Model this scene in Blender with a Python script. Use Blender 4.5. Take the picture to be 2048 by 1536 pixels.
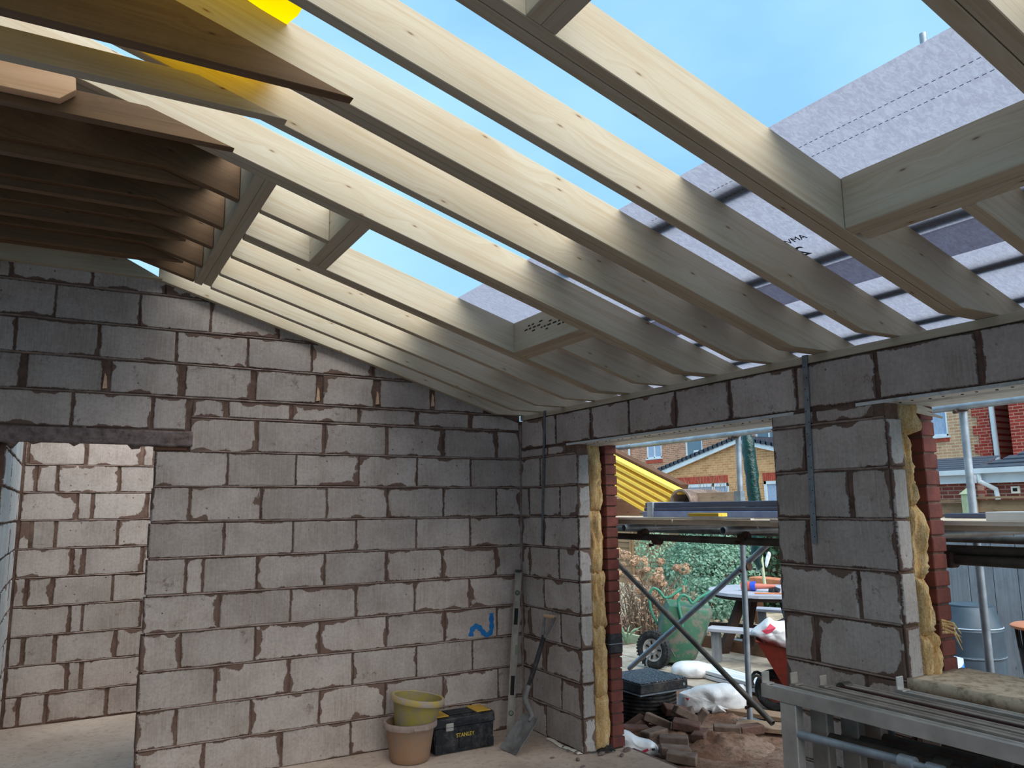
import bpy, bmesh, math, random
from mathutils import Vector, Matrix, noise
random.seed(7)
for o in list(bpy.data.objects): bpy.data.objects.remove(o)
SC = bpy.context.scene; COL = SC.collection
# ------------------------------------------------------------------ camera
cam_d = bpy.data.cameras.new('camera'); cam = bpy.data.objects.new('camera', cam_d); COL.objects.link(cam)
SC.camera = cam
cam_d.sensor_fit = 'HORIZONTAL'; cam_d.sensor_width = 36.0; cam_d.lens = 1554.304 / 2048 * 36.0
cam_d.clip_start = 0.05; cam_d.clip_end = 300
YAW, PITCH, ROLL = 0.5174850, 0.1581704, -0.0107048
f = Vector((math.sin(YAW)*math.cos(PITCH), math.cos(YAW)*math.cos(PITCH), math.sin(PITCH)))
rt = Vector((math.cos(YAW), -math.sin(YAW), 0)); up = rt.cross(f)
rt2 = rt*math.cos(ROLL) + up*math.sin(ROLL); up2 = up*math.cos(ROLL) - rt*math.sin(ROLL)
cam.matrix_world = Matrix(((rt2.x, up2.x, -f.x, -3.143243), (rt2.y, up2.y, -f.y, -5.394646), (rt2.z, up2.z, -f.z, 1.641855), (0, 0, 0, 1)))
# ------------------------------------------------------------------ sky, sun, exposure
W = bpy.data.worlds.new('sky'); SC.world = W; W.use_nodes = True
nt = W.node_tree; nt.nodes.clear()
def wn(t, **k):
    n = nt.nodes.new(t)
    for a, b in k.items(): setattr(n, a, b)
    return n
tc = wn('ShaderNodeTexCoord'); mp = wn('ShaderNodeMapping'); mp.inputs['Scale'].default_value = (1.0, 1.0, 2.2)
nz = wn('ShaderNodeTexNoise'); nz.inputs['Scale'].default_value = 2.4; nz.inputs['Detail'].default_value = 4; nz.inputs['Roughness'].default_value = .5
cr = wn('ShaderNodeValToRGB'); cr.color_ramp.elements[0].position = .30; cr.color_ramp.elements[1].position = .72
cr.color_ramp.elements[0].color = (.24, .50, .80, 1); cr.color_ramp.elements[1].color = (.42, .71, .90, 1)
bg = wn('ShaderNodeBackground'); bg.inputs['Strength'].default_value = 1.0; wo = wn('ShaderNodeOutputWorld')
nt.links.new(tc.outputs['Generated'], mp.inputs['Vector']); nt.links.new(mp.outputs['Vector'], nz.inputs['Vector'])
nt.links.new(nz.outputs['Fac'], cr.inputs['Fac']); nt.links.new(cr.outputs['Color'], bg.inputs['Color']); nt.links.new(bg.outputs['Background'], wo.inputs['Surface'])
sd = bpy.data.lights.new('hazy_sun', 'SUN'); sd.energy = 4.3; sd.angle = math.radians(75); sd.color = (1.0, .95, .89)
so = bpy.data.objects.new('hazy_sun', sd); COL.objects.link(so)
so.rotation_euler = Vector((0.08, -0.85, 0.80)).to_track_quat('Z', 'Y').to_euler()
SC.view_settings.view_transform = 'Standard'; SC.view_settings.look = 'None'; SC.view_settings.gamma = 1.0
SC.view_settings.use_curve_mapping = False; SC.view_settings.exposure = 0.42
# ------------------------------------------------------------------ materials
def lin(h):
    h = h.lstrip('#'); c = [int(h[i:i+2], 16)/255 for i in (0, 2, 4)]
    return tuple(((v/12.92) if v <= .04045 else ((v+.055)/1.055)**2.4) for v in c) + (1,)
class NT:
    def __init__(s, name):
        s.m = bpy.data.materials.new(name); s.m.use_nodes = True; s.t = s.m.node_tree; s.t.nodes.clear()
        s.out = s.n('ShaderNodeOutputMaterial'); s.b = s.n('ShaderNodeBsdfPrincipled'); s.l(s.b.outputs[0], s.out.inputs[0])
    def n(s, t, **k):
        x = s.t.nodes.new(t)
        for a, b in k.items(): setattr(x, a, b)
        return x
    def l(s, a, b): s.t.links.new(a, b)
    def val(s, x, inp):
        if isinstance(x, (int, float)): inp.default_value = x
        elif isinstance(x, tuple): inp.default_value = x
        else: s.l(x, inp)
    def math(s, op, a, b=0.0, c=None, clamp=False):
        x = s.n('ShaderNodeMath', operation=op, use_clamp=clamp); s.val(a, x.inputs[0]); s.val(b, x.inputs[1])
        if c is not None: s.val(c, x.inputs[2])
        return x.outputs[0]
    def mix(s, f, a, b):
        x = s.n('ShaderNodeMix', data_type='RGBA'); s.val(f, x.inputs[0]); s.val(a, x.inputs[6]); s.val(b, x.inputs[7]); return x.outputs[2]
    def vec(s, src, sc=(1, 1, 1), rnd=0.0):
        x = s.n('ShaderNodeVectorMath', operation='MULTIPLY'); s.l(src, x.inputs[0]); x.inputs[1].default_value = sc
        if not rnd: return x.outputs[0]
        o = s.n('ShaderNodeObjectInfo'); c = s.n('ShaderNodeCombineXYZ')
        r = s.math('MULTIPLY', o.outputs['Random'], rnd); s.l(r, c.inputs[0]); s.l(s.math('MULTIPLY', o.outputs['Random'], rnd*1.7), c.inputs[1]); s.l(r, c.inputs[2])
        a = s.n('ShaderNodeVectorMath', operation='ADD'); s.l(x.outputs[0], a.inputs[0]); s.l(c.outputs[0], a.inputs[1]); return a.outputs[0]
    def noise(s, v, sc=5, det=3, ro=.55, dist=0):
        x = s.n('ShaderNodeTexNoise'); s.l(v, x.inputs['Vector']); x.inputs['Scale'].default_value = sc; x.inputs['Detail'].default_value = det
        x.inputs['Roughness'].default_value = ro; x.inputs['Distortion'].default_value = dist; return x.outputs['Fac']
    def ramp(s, f, *st):
        x = s.n('ShaderNodeValToRGB'); e = x.color_ramp.elements
        while len(e) < len(st): e.new(.5)
        for i, (p, c) in enumerate(st): e[i].position = p; e[i].color = c if isinstance(c, tuple) else (c, c, c, 1)
        s.val(f, x.inputs[0]); return x.outputs[0]
    def mr(s, v, a, b, c=0.0, d=1.0):
        x = s.n('ShaderNodeMapRange'); x.clamp = True; s.val(v, x.inputs[0]); s.val(a, x.inputs[1]); s.val(b, x.inputs[2]); s.val(c, x.inputs[3]); s.val(d, x.inputs[4]); return x.outputs[0]
    def bump(s, h, dist=.002, st=1.0):
        x = s.n('ShaderNodeBump'); x.inputs['Distance'].default_value = dist; x.inputs['Strength'].default_value = st; s.l(h, x.inputs['Height']); s.l(x.outputs[0], s.b.inputs['Normal'])
    def fin(s, col=None, rough=.7, metal=0.0, spec=None):
        if col is not None: s.val(col, s.b.inputs['Base Color'])
        s.val(rough, s.b.inputs['Roughness']); s.val(metal, s.b.inputs['Metallic'])
        if spec is not None: s.b.inputs['Specular IOR Level'].default_value = spec
        return s.m
    def obj(s): return s.n('ShaderNodeTexCoord').outputs['Object']
    def uv(s, nm='UVMap'): return s.n('ShaderNodeUVMap', uv_map=nm).outputs[0]
    def rnd(s): return s.n('ShaderNodeObjectInfo').outputs['Random']
def simple(name, c1, c2=None, sc=8, rough=.7, metal=0.0, bump=0.0, bsc=40, stretch=(1, 1, 1), spec=None, rndv=0.0, det=4):
    t = NT(name); c1 = lin(c1); c2 = lin(c2) if c2 else c1
    v = t.vec(t.obj(), stretch, 17.0)
    n = t.noise(v, sc, det); col = t.mix(t.mr(n, .35, .65), c1, c2)
    if rndv:
        h = t.n('ShaderNodeHueSaturation'); t.l(col, h.inputs['Color']); t.l(t.mr(t.rnd(), 0, 1, 1-rndv, 1+rndv), h.inputs['Value']); col = h.outputs[0]
    if bump: t.bump(t.noise(v, bsc, 3), bump)
    return t.fin(col, rough, metal, spec)
def make_wood(name, pale, mid, dark, knot=1.0, gscale=1.0, dirt=0.0, rndv=.06, rough=.65):
    t = NT(name); uv = t.uv(); pale, mid, dark = lin(pale), lin(mid), lin(dark)
    v = t.vec(uv, (1, 1, 1), 23.0)
    # knots
    kv = t.vec(v, (2.9, 10.5, 1)); vo = t.n('ShaderNodeTexVoronoi'); vo.voronoi_dimensions = '2D'; vo.inputs['Scale'].default_value = 1.0; t.l(kv, vo.inputs['Vector'])
    sep = t.n('ShaderNodeSeparateColor'); t.l(vo.outputs['Color'], sep.inputs[0])
    keep = t.math('GREATER_THAN', sep.outputs[0], .60)
    d = vo.outputs['Distance']
    kr = t.math('MULTIPLY', t.mr(d, .03, .10, 1, 0), keep); core = t.math('MULTIPLY', t.mr(d, .015, .045, 1, 0), keep)
    halo = t.math('MULTIPLY', t.mr(d, .03, .42, 1, 0), keep)
    # grain, bent round the knots
    gv = t.vec(v, (1.1*gscale, 34*gscale, 1)); off = t.n('ShaderNodeCombineXYZ'); t.l(t.math('MULTIPLY', halo, 1.1), off.inputs[1])
    ad = t.n('ShaderNodeVectorMath', operation='ADD'); t.l(gv, ad.inputs[0]); t.l(off.outputs[0], ad.inputs[1])
    g = t.noise(ad.outputs[0], 1.5, 3, .6, .6); g2 = t.noise(t.vec(v, (9, 230, 1)), 1, 2)
    big = t.noise(t.vec(v, (1.3, 3, 1)), 1.2, 2)
    c = t.mix(t.math('MULTIPLY', t.mr(g, .42, .70), .6), pale, mid); c = t.mix(t.math('MULTIPLY', t.mr(g2, .5, .8), .35), c, mid)
    c = t.mix(t.math('MULTIPLY', t.mr(big, .45, .75), .45), c, mid)
    c = t.mix(t.math('MULTIPLY', kr, .55*knot), c, mid); c = t.mix(t.math('MULTIPLY', core, .8*knot), c, dark)
    if dirt: c = t.mix(t.math('MULTIPLY', t.mr(t.noise(v, 6, 5, .7), .5, .72), dirt), c, dark)
    h = t.n('ShaderNodeHueSaturation'); t.l(c, h.inputs['Color']); t.l(t.mr(t.rnd(), 0, 1, 1-rndv, 1+rndv), h.inputs['Value'])
    t.bump(g, .0008, .6); return t.fin(h.outputs[0], rough, 0, .25)
M = {}
M['wood'] = make_wood('softwood', '#b8ad98', '#a48f70', '#5f4334')
M['wood_end'] = make_wood('softwood_sawn', '#dcb795', '#c3946f', '#6a4534', 1, .6)
M['wood_shade'] = make_wood('shade_tone_softwood', '#745a3f', '#5b432f', '#281c15', 1, 1, .25)  # softwood with the shade left of the header put into its colour
M['wood_grey'] = make_wood('weathered_grey_timber', '#8f9499', '#6d7276', '#3c3d3d', 1, .8, .3, .1, .85)
M['wood_table'] = make_wood('silvered_timber', '#b0b3bd', '#8d8f99', '#4a4a50', .6, 1, .15, .06, .8)
M['wood_brown'] = make_wood('brown_stained_timber', '#6b4c38', '#4a3428', '#241a15', 1, .8, .3, .1, .85)
M['wood_black'] = make_wood('dark_stained_timber', '#43342c', '#2f241f', '#191310', 1, .8, .3, .1, .85)
M['deck_wood'] = make_wood('pale_deck_board', '#d3c4ae', '#b3a189', '#6b5a49', .7, .7, .3, .08, .85)
M['wood_board'] = make_wood('scaffold_board', '#a58e78', '#7f6a56', '#4b3d32', .7, .7, .4, .1, .85)
M['wood_fence'] = make_wood('fence_boards', '#a08263', '#7d6148', '#463527', .7, .6, .35, .14, .85)
M['wood_post'] = make_wood('green_treated_post', '#b4bd9b', '#929c78', '#5a5f45', .5, .8, .2)
M['yellow_wood'] = make_wood('yellow_battens', '#ffe065', '#f7c23c', '#a86f10', .6, 1, .05, .12)
M['plank_edge'] = make_wood('fresh_board', '#f3eadc', '#dccbb2', '#7b6650', .5, .8, .2)
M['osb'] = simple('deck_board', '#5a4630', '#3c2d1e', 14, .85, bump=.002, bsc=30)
def block_mat(name, a, b, smear=1.0, mc='#57423a'):
    t = NT(name); u1 = t.uv('UVMap'); u2 = t.uv('Edge'); v = t.vec(u1, (1, 1, 1), 31.0)
    s1 = t.n('ShaderNodeSeparateXYZ'); t.l(u1, s1.inputs[0]); s2 = t.n('ShaderNodeSeparateXYZ'); t.l(u2, s2.inputs[0])
    dx = t.math('MINIMUM', s1.outputs[0], s2.outputs[0]); dz = t.math('MINIMUM', s1.outputs[1], s2.outputs[1])
    dz = t.math('MULTIPLY', dz, 1.25)
    ed = t.math('MINIMUM', dx, dz)
    col = t.mix(t.mr(t.noise(v, 3.5, 3), .38, .62), lin(a), lin(b))
    score = t.noise(t.vec(v, (120, 5, 1)), 1, 3, .6); grey = t.noise(v, 55, 4, .7)
    col = t.mix(t.math('MULTIPLY', t.mr(score, .42, .72), .5), col, lin('#c2b9b1'))
    col = t.mix(t.math('MULTIPLY', t.mr(grey, .4, .7), .30), col, lin('#6b5f59'))
    pits = t.n('ShaderNodeTexVoronoi'); pits.inputs['Scale'].default_value = 16; t.l(v, pits.inputs['Vector'])
    sp = t.n('ShaderNodeSeparateColor'); t.l(pits.outputs['Color'], sp.inputs[0])
    pit = t.math('MULTIPLY', t.mr(pits.outputs['Distance'], .05, .12, 1, 0), t.math('GREATER_THAN', sp.outputs[1], .82))
    col = t.mix(t.math('MULTIPLY', pit, .7), col, lin('#2b211f'))
    big = t.noise(v, 5.5, 2, .5); rag = t.noise(t.vec(v, (2.0, 1, 1)), 34, 6, .85)
    lim = t.math('ADD', t.math('MULTIPLY', t.math('MULTIPLY', t.mr(big, .5, .78), t.mr(t.rnd(), 0, 1, .35, 1.5)), .062*smear), .0006)
    e2 = t.math('ADD', ed, t.math('MULTIPLY', t.math('SUBTRACT', rag, .5), .05))
    sm = t.mr(t.math('SUBTRACT', e2, lim), -.0015, .0015, 1, 0)
    mcol = t.mix(t.noise(v, 30, 3), lin(mc), lin('#74594b'))
    col = t.mix(t.math('MULTIPLY', sm, .92), col, mcol)
    blot = t.noise(v, 9, 6, .8); col = t.mix(t.math('MULTIPLY', t.mr(blot, .60, .68), .75*smear), col, mcol)
    h = t.n('ShaderNodeHueSaturation'); t.l(col, h.inputs['Color']); t.l(t.mr(t.rnd(), 0, 1, .88, 1.12), h.inputs['Value'])
    hh = t.math('ADD', t.math('MULTIPLY', score, .6), t.math('ADD', t.math('MULTIPLY', sm, .5), t.math('MULTIPLY', pit, -.8)))
    t.bump(hh, .0035, .8); return t.fin(h.outputs[0], .95, 0, .15)
M['block'] = block_mat('concrete_block', '#a6978d', '#bbada4', .8)
M['block_light'] = block_mat('cut_block_end', '#a49d97', '#b3ada8', .6)
t = NT('mortar'); v = t.vec(t.obj(), (1, 1, 1)); n1 = t.noise(v, 9, 5, .7)
c = t.mix(t.mr(n1, .35, .65), lin('#58443b'), lin('#7e6659')); t.bump(t.noise(v, 45, 5, .7), .006); M['mortar'] = t.fin(c, .95, 0, .1); M['block_lit'] = block_mat('lit_tone_block', '#d9d6d0', '#e6e3de', .5)  # palest blocks carry the alcove return wall's daylight in their colour
t = NT('mortar_lit_tone'); v = t.vec(t.obj(), (1, 1, 1)); c = t.mix(t.mr(t.noise(v, 12, 5, .7), .35, .65), lin('#7d675c'), lin('#ab978c'))  # light catching the mortar ridges is painted in as a paler tone
t.bump(t.noise(v, 70, 5, .7), .004); M['mortar_lip'] = t.fin(c, .95, 0, .1)
M['brick'] = simple('red_facing_brick', '#7c4238', '#5f332d', 10, .9, bump=.003, bsc=50, rndv=.14)
M['brick_old'] = simple('reclaimed_brick', '#7b6a5e', '#5c4b42', 9, .95, bump=.004, bsc=45, rndv=.18)
M['brick_oldred'] = simple('reclaimed_red_brick', '#6f5247', '#513a31', 9, .95, bump=.004, bsc=45, rndv=.15)
M['floor'] = None
t = NT('concrete_floor'); v = t.vec(t.obj(), (1, 1, 1)); n1 = t.noise(v, 1.6, 5, .6); n2 = t.noise(v, 24, 6, .75)
c = t.mix(t.mr(n1, .35, .65), lin('#b5a191'), lin('#cdb9a8')); c = t.mix(t.math('MULTIPLY', t.mr(n2, .5, .7), .5), c, lin('#7a6659'))
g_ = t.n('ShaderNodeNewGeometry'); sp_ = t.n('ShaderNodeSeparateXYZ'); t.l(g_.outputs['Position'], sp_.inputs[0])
c = t.mix(t.math('MULTIPLY', t.mr(t.math('ADD', sp_.outputs[1], t.math('MULTIPLY', n1, .8)), -.3, -1.5, 0, 1), .85), c, lin('#66473a'))  # dark red-brown away from the gable, put in to weaken bounce onto rafters
t.bump(t.math('ADD', n1, t.math('MULTIPLY', n2, .3)), .006); M['floor'] = t.fin(c, .95, 0, .1)
t = NT('disturbed_soil'); v = t.vec(t.obj(), (1, 1, 1)); n1 = t.noise(v, 2.2, 5, .65); n2 = t.noise(v, 22, 6, .8)
c = t.mix(t.mr(n1, .4, .6), lin('#83614f'), lin('#a48a78')); c = t.mix(t.mr(n2, .48, .72), c, lin('#4c3a32'))
t.bump(n2, .02); M['soil'] = t.fin(c, .97, 0, .1)
M['paving'] = simple('paving_slab', '#b5aa9a', '#958a7b', 6, .9, bump=.002, bsc=60, rndv=.08)
M['stone'] = simple('pale_gravel', '#c9bda6', '#8d8069', 5, .9, rndv=.3)
M['galv'] = simple('galvanised_steel', '#9aa4ab', '#7c868d', 18, .42, .75, rndv=.06)
M['tube'] = simple('scaffold_tube', '#a3adb5', '#868f97', 9, .5, .55, bump=.001, bsc=30)
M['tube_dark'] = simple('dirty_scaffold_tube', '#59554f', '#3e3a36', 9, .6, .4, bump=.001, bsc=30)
M['rust'] = simple('rusty_coupler', '#5b4438', '#3a2a24', 20, .8, .3)
M['alu'] = simple('aluminium', '#bcb8b2', '#9d9993', 7, .42, .5, stretch=(1, 1, 1), bump=.0004, bsc=60)
M['alu_dirty'] = simple('dirty_aluminium', '#9a9187', '#7d746b', 9, .6, .35, bump=.001, bsc=40)
M['redlead'] = simple('dark_red_channel', '#4b2a29', '#34201f', 9, .7)
M['hole'] = simple('dark_hole', '#15110f', None, rough=.9)
t = NT('breather_membrane'); v = t.vec(t.obj(), (1, 1, 1)); n1 = t.noise(t.vec(v, (1, 1.9, 1)), 34, 4, .7, 1.0)
c = t.mix(t.mr(n1, .4, .62), lin('#9594a0'), lin('#a5a5b0')); tr = t.n('ShaderNodeBsdfTranslucent'); t.l(c, tr.inputs[0]); t.fin(c, .8, 0, .1)
mx = t.n('ShaderNodeMixShader'); mx.inputs[0].default_value = .72; t.l(t.b.outputs[0], mx.inputs[1]); t.l(tr.outputs[0], mx.inputs[2]); t.l(mx.outputs[0], t.out.inputs[0]); M['membrane'] = t.m
t = NT('yellow_plastic_sheet'); tr = t.n('ShaderNodeBsdfTranslucent'); tr.inputs[0].default_value = lin('#ffd000'); t.fin(lin('#fccc00'), .35, 0, .4)
mx = t.n('ShaderNodeMixShader'); mx.inputs[0].default_value = .75; t.l(t.b.outputs[0], mx.inputs[1]); t.l(tr.outputs[0], mx.inputs[2]); t.l(mx.outputs[0], t.out.inputs[0]); M['yellow_sheet'] = t.m
t = NT('grey_print'); t.fin(lin('#6c6e75'), .8, 0, .1); tr = t.n('ShaderNodeBsdfTranslucent'); tr.inputs[0].default_value = lin('#73757c')
mx = t.n('ShaderNodeMixShader'); mx.inputs[0].default_value = .72; t.l(t.b.outputs[0], mx.inputs[1]); t.l(tr.outputs[0], mx.inputs[2]); t.l(mx.outputs[0], t.out.inputs[0]); M['print'] = t.m
M['wool'] = None
t = NT('mineral_wool'); v = t.vec(t.obj(), (1, 1, 1)); n1 = t.noise(t.vec(v, (3, 3, .6)), 14, 5, .7); n2 = t.noise(v, 90, 4, .7)
c = t.mix(t.mr(n1, .35, .65), lin('#d6a566'), lin('#f2d6a4')); c = t.mix(t.math('MULTIPLY', t.mr(n2, .45, .7), .5), c, lin('#8a6434'))
t.bump(t.math('ADD', n1, t.math('MULTIPLY', n2, .4)), .02); M['wool'] = t.fin(c, .98, 0, .05)
def dirty(name, base, dirt, lim=(.45, .6), sc=7, rough=.6):
    t = NT(name); v = t.vec(t.obj(), (1, 1, 1), 9.0); n = t.noise(v, sc, 6, .75); c = t.mix(t.mr(n, *lim), lin(base), lin(dirt))
    t.bump(n, .002); return t.fin(c, rough, 0, .3)
M['tan'] = dirty('tan_plastic_dusty', '#9c775a', '#8b7767', (.42, .62), 9, .75)
M['tan_rim'] = dirty('dusty_rim', '#a08c82', '#8d7a70', (.4, .6), 14, .85)
M['yel_bucket'] = dirty('yellow_plastic_dusty', '#9a8b42', '#8c7f66', (.4, .58), 10, .75)
M['yel_rim'] = dirty('dusty_yellow_rim', '#b59c4e', '#a2938a', (.42, .55), 14, .8)
M['cement'] = dirty('cement_crust', '#8c827b', '#6d635d', (.4, .6), 20, .95)
t = NT('toolbox_black'); v = t.vec(t.obj(), (1, 1, 1)); n = t.noise(v, 14, 6, .8); sp = t.noise(v, 55, 3, .8)
c = t.mix(t.mr(n, .48, .7), lin('#14161c'), lin('#4d4b4a')); c = t.mix(t.mr(sp, .70, .74), c, lin('#8f8a84')); M['box'] = t.fin(c, .5, 0, .4)
M['box_yel'] = dirty('toolbox_yellow', '#c79a35', '#8f7a4e', (.5, .7), 10, .6)
M['yel_ink'] = simple('yellow_lettering', '#d2b43a', None, rough=.6)
M['blue_paint'] = simple('blue_spray_paint', '#0f63a6', '#1d76b5', 20, .8)
M['spade'] = dirty('worn_steel', '#7d7c7a', '#5c554f', (.4, .65), 9, .55)
M['shaft'] = dirty('black_shaft', '#2c2c2e', '#51494a', (.5, .7), 12, .6)
M['vial'] = simple('level_vial', '#6f7a52', '#4f573c', 10, .3)
M['black_plastic'] = dirty('black_plastic', '#1d1e22', '#4a4643', (.45, .65), 9, .5)
M['grey_fascia'] = simple('grey_fascia_board', '#47506a', '#3c445a', 4, .4)
M['blue_fascia'] = simple('blue_grey_wrap', '#8798c2', '#6b7ca8', 6, .45)
M['tape'] = simple('clear_parcel_tape', '#aebbc6', '#8f9dab', 12, .3)
M['white_plastic'] = simple('white_plastic_film', '#f2f4f6', '#dde3e8', 9, .35, bump=.004, bsc=22)
M['pvc'] = simple('white_pvc', '#e9eef2', '#d4dbe1', 3, .35)
M['red_print'] = simple('red_print', '#cf3a55', None, rough=.5)
M['pink_print'] = simple('pink_print', '#f05b77', None, rough=.5)
M['navy_print'] = simple('navy_print', '#23263c', None, rough=.5)
M['green_paint'] = dirty('green_painted_steel', '#3a654f', '#6f6a60', (.48, .6), 7, .5)
M['green_tube'] = dirty('green_tube', '#3a8169', '#5d8072', (.5, .7), 12, .5)
M['red_paint'] = dirty('red_painted_steel', '#7e2f24', '#5c2a22', (.45, .65), 6, .6)
M['rubber'] = dirty('black_rubber', '#26282a', '#4b4c4c', (.5, .7), 14, .85)
M['white_wheel'] = simple('white_wheel_rim', '#c6c6c2', '#8c8a86', 14, .5)
M['green_film'] = simple('dark_green_film', '#072622', '#0d3a34', 14, .25, bump=.012, bsc=22)
M['orange'] = simple('orange_top', '#d2865a', '#bd7148', 9, .5)
M['rattan'] = simple('dark_rattan', '#2a2523', '#191615', 12, .8)
M['blue_butt'] = simple('blue_grey_water_butt', '#40505c', '#33424e', 5, .5)
M['blue_ink'] = simple('blue_stripe', '#2a7fd0', None, rough=.4)
M['lilac'] = simple('white_tub', '#c3cfe6', None, rough=.4)
def leaf_mat(name, a, b, trans=.35):
    t = NT(name); v = t.vec(t.obj(), (1, 1, 1)); c = t.mix(t.mr(t.noise(v, 7, 4, .8), .35, .65), lin(a), lin(b)); t.fin(c, .45, 0, .4)
    tr = t.n('ShaderNodeBsdfTranslucent'); t.l(c, tr.inputs[0]); mx = t.n('ShaderNodeMixShader'); mx.inputs[0].default_value = trans
    t.l(t.b.outputs[0], mx.inputs[1]); t.l(tr.outputs[0], mx.inputs[2]); t.l(mx.outputs[0], t.out.inputs[0]); return t.m
M['leaf'] = leaf_mat('laurel_leaf', '#55806a', '#9fc0a8'); M['leaf_dark'] = leaf_mat('conifer_leaf', '#1e3d26', '#35583a', .2)
M['leaf_fine'] = leaf_mat('fine_green_leaf', '#7da384', '#a9c4a6')
M['dry'] = leaf_mat('dried_petals', '#b28a6b', '#dcc0a2'); M['stem'] = simple('dry_stems', '#8c7763', '#6d5a49', 12, .9)
def brickwall(name, c1, c2, mo, bw=.225, bh=.075, axis='yz', mort=.010):
    t = NT(name); v = t.obj(); s = t.n('ShaderNodeSeparateXYZ'); t.l(v, s.inputs[0]); k = t.n('ShaderNodeCombineXYZ')
    t.l(s.outputs['XYZ'.index(axis[0].upper())], k.inputs[0]); t.l(s.outputs['XYZ'.index(axis[1].upper())], k.inputs[1])
    b = t.n('ShaderNodeTexBrick'); t.l(k.outputs[0], b.inputs['Vector']); b.inputs['Scale'].default_value = 1; b.inputs['Brick Width'].default_value = bw
    b.inputs['Row Height'].default_value = bh; b.inputs['Mortar Size'].default_value = mort; b.inputs['Bias'].default_value = 0
    b.inputs['Color1'].default_value = lin(c1); b.inputs['Color2'].default_value = lin(c2); b.inputs['Mortar'].default_value = lin(mo)
    h = t.n('ShaderNodeHueSaturation'); t.l(b.outputs['Color'], h.inputs['Color']); t.l(t.mr(t.noise(k.outputs[0], 5, 4), .3, .7, .85, 1.12), h.inputs['Value'])
    t.bump(t.math('SUBTRACT', 1.0, b.outputs['Fac']), .004); return t.fin(h.outputs[0], .9, 0, .1)
M['tan_brick'] = brickwall('pale_pink_brickwork', '#c58c6f', '#a9745b', '#cbb49c'); M['buff_brick'] = brickwall('buff_brickwork', '#dba373', '#bd875a', '#d6b68d')
M['pink_brick'] = brickwall('cream_brickwork', '#cda582', '#b98c6c', '#d8c3a6'); M['red_wall'] = brickwall('red_brickwork', '#a8453a', '#8f382f', '#c08a78')
M['dark_wall'] = brickwall('brown_brickwork', '#7d5a4b', '#6a4a3e', '#8d7465'); M['red_low'] = brickwall('dull_red_brickwork', '#8d5148', '#764139', '#a3877a')
M['soldier'] = simple('red_soldier_brick', '#c05540', '#a34534', 9, .9, rndv=.12)
M['slate'] = simple('dark_roof_slate', '#3c424f', '#2d323d', 8, .6, rndv=.12); M['white_paint'] = simple('white_upvc', '#dfe6ea', '#cdd5da', 3, .4)
t = NT('window_glass'); t.fin(lin('#6c7f8c'), .08, 0, .6); M['glass'] = t.m
M['curtain'] = simple('pale_curtain', '#aebfd6', '#8fa3bf', 12, .8, stretch=(1, 8, 1)); M['dark_room'] = simple('dark_room', '#2d3436', '#40484a', 6, .9)
M['timber_sill'] = make_wood('dirty_mortar_sill', '#9b8872', '#7c6b58', '#3c3029', .3, .5, .7, .05, .95)
M['sill'] = dirty('crumbling_sill', '#c6b69f', '#84745f', (.45, .66), 16, .97)
M['steel_white'] = dirty('white_galvanised_lintel', '#c9cbc8', '#8f8a80', (.5, .75), 6, .5)
M['stones'] = dirty('rough_concrete', '#857571', '#5f4f49', (.4, .65), 22, .95)
# ------------------------------------------------------------------ mesh helpers
def wl(o):
    v = Vector((0, 0, 0))
    while o is not None: v = v + o.location; o = o.parent
    return v
def props(o, label=None, cat=None, group=None, kind=None):
    if label: o['label'] = label
    if cat: o['category'] = cat
    if group: o['group'] = group
    if kind: o['kind'] = kind
    return o
def thing(name, loc, label, cat, group=None, kind=None):
    o = bpy.data.objects.new(name, None); COL.objects.link(o); o.location = loc; o.empty_display_size = .1
    return props(o, label, cat, group, kind)
def fin(bm, name, mat, parent=None, label=None, cat=None, group=None, kind=None, grain=(1, 0, 0), origin=None, bevel=0, smooth=False, seg=1, xf=None, uv=True):
    if xf is not None: bmesh.ops.transform(bm, matrix=xf, verts=bm.verts)
    bm.normal_update()
    if bevel: bmesh.ops.bevel(bm, geom=[e for e in bm.edges], offset=bevel, segments=seg, affect='EDGES', clamp_overlap=True)
    bm.normal_update()
    if uv and 'UVMap' not in bm.loops.layers.uv:
        lay = bm.loops.layers.uv.new('UVMap'); g = Vector(grain).normalized()
        if xf is not None: g = (xf.to_3x3() @ g).normalized()
        for fc in bm.faces:
            s = fc.normal.cross(g)
            if s.length < .3:
                gg = Vector((0, 0, 1)) if abs(g.z) < .9 else Vector((1, 0, 0)); s = fc.normal.cross(gg); a = s.cross(fc.normal)
            else: a = g
            s.normalize()
            for lp in fc.loops: lp[lay].uv = (lp.vert.co.dot(a), lp.vert.co.dot(s))
    if origin is None:
        xs = [v.co.x for v in bm.verts]; ys = [v.co.y for v in bm.verts]; zs = [v.co.z for v in bm.verts]
        origin = Vector(((min(xs)+max(xs))/2, (min(ys)+max(ys))/2, min(zs)))
    origin = Vector(origin)
    for v in bm.verts: v.co -= origin
    me = bpy.data.meshes.new(name); bm.to_mesh(me); bm.free()
    if smooth:
        for p in me.polygons: p.use_smooth = True
        if smooth == 'auto':
            try: me.set_sharp_from_angle(angle=math.radians(38))
            except Exception: pass
    for m_ in (mat if isinstance(mat, (list, tuple)) else [mat]): me.materials.append(m_)
    o = bpy.data.objects.new(name, me); COL.objects.link(o)
    if parent is not None: o.parent = parent; o.location = origin - wl(parent)
    else: o.location = origin
    return props(o, label, cat, group, kind)
def B(): return bmesh.new()
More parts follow.
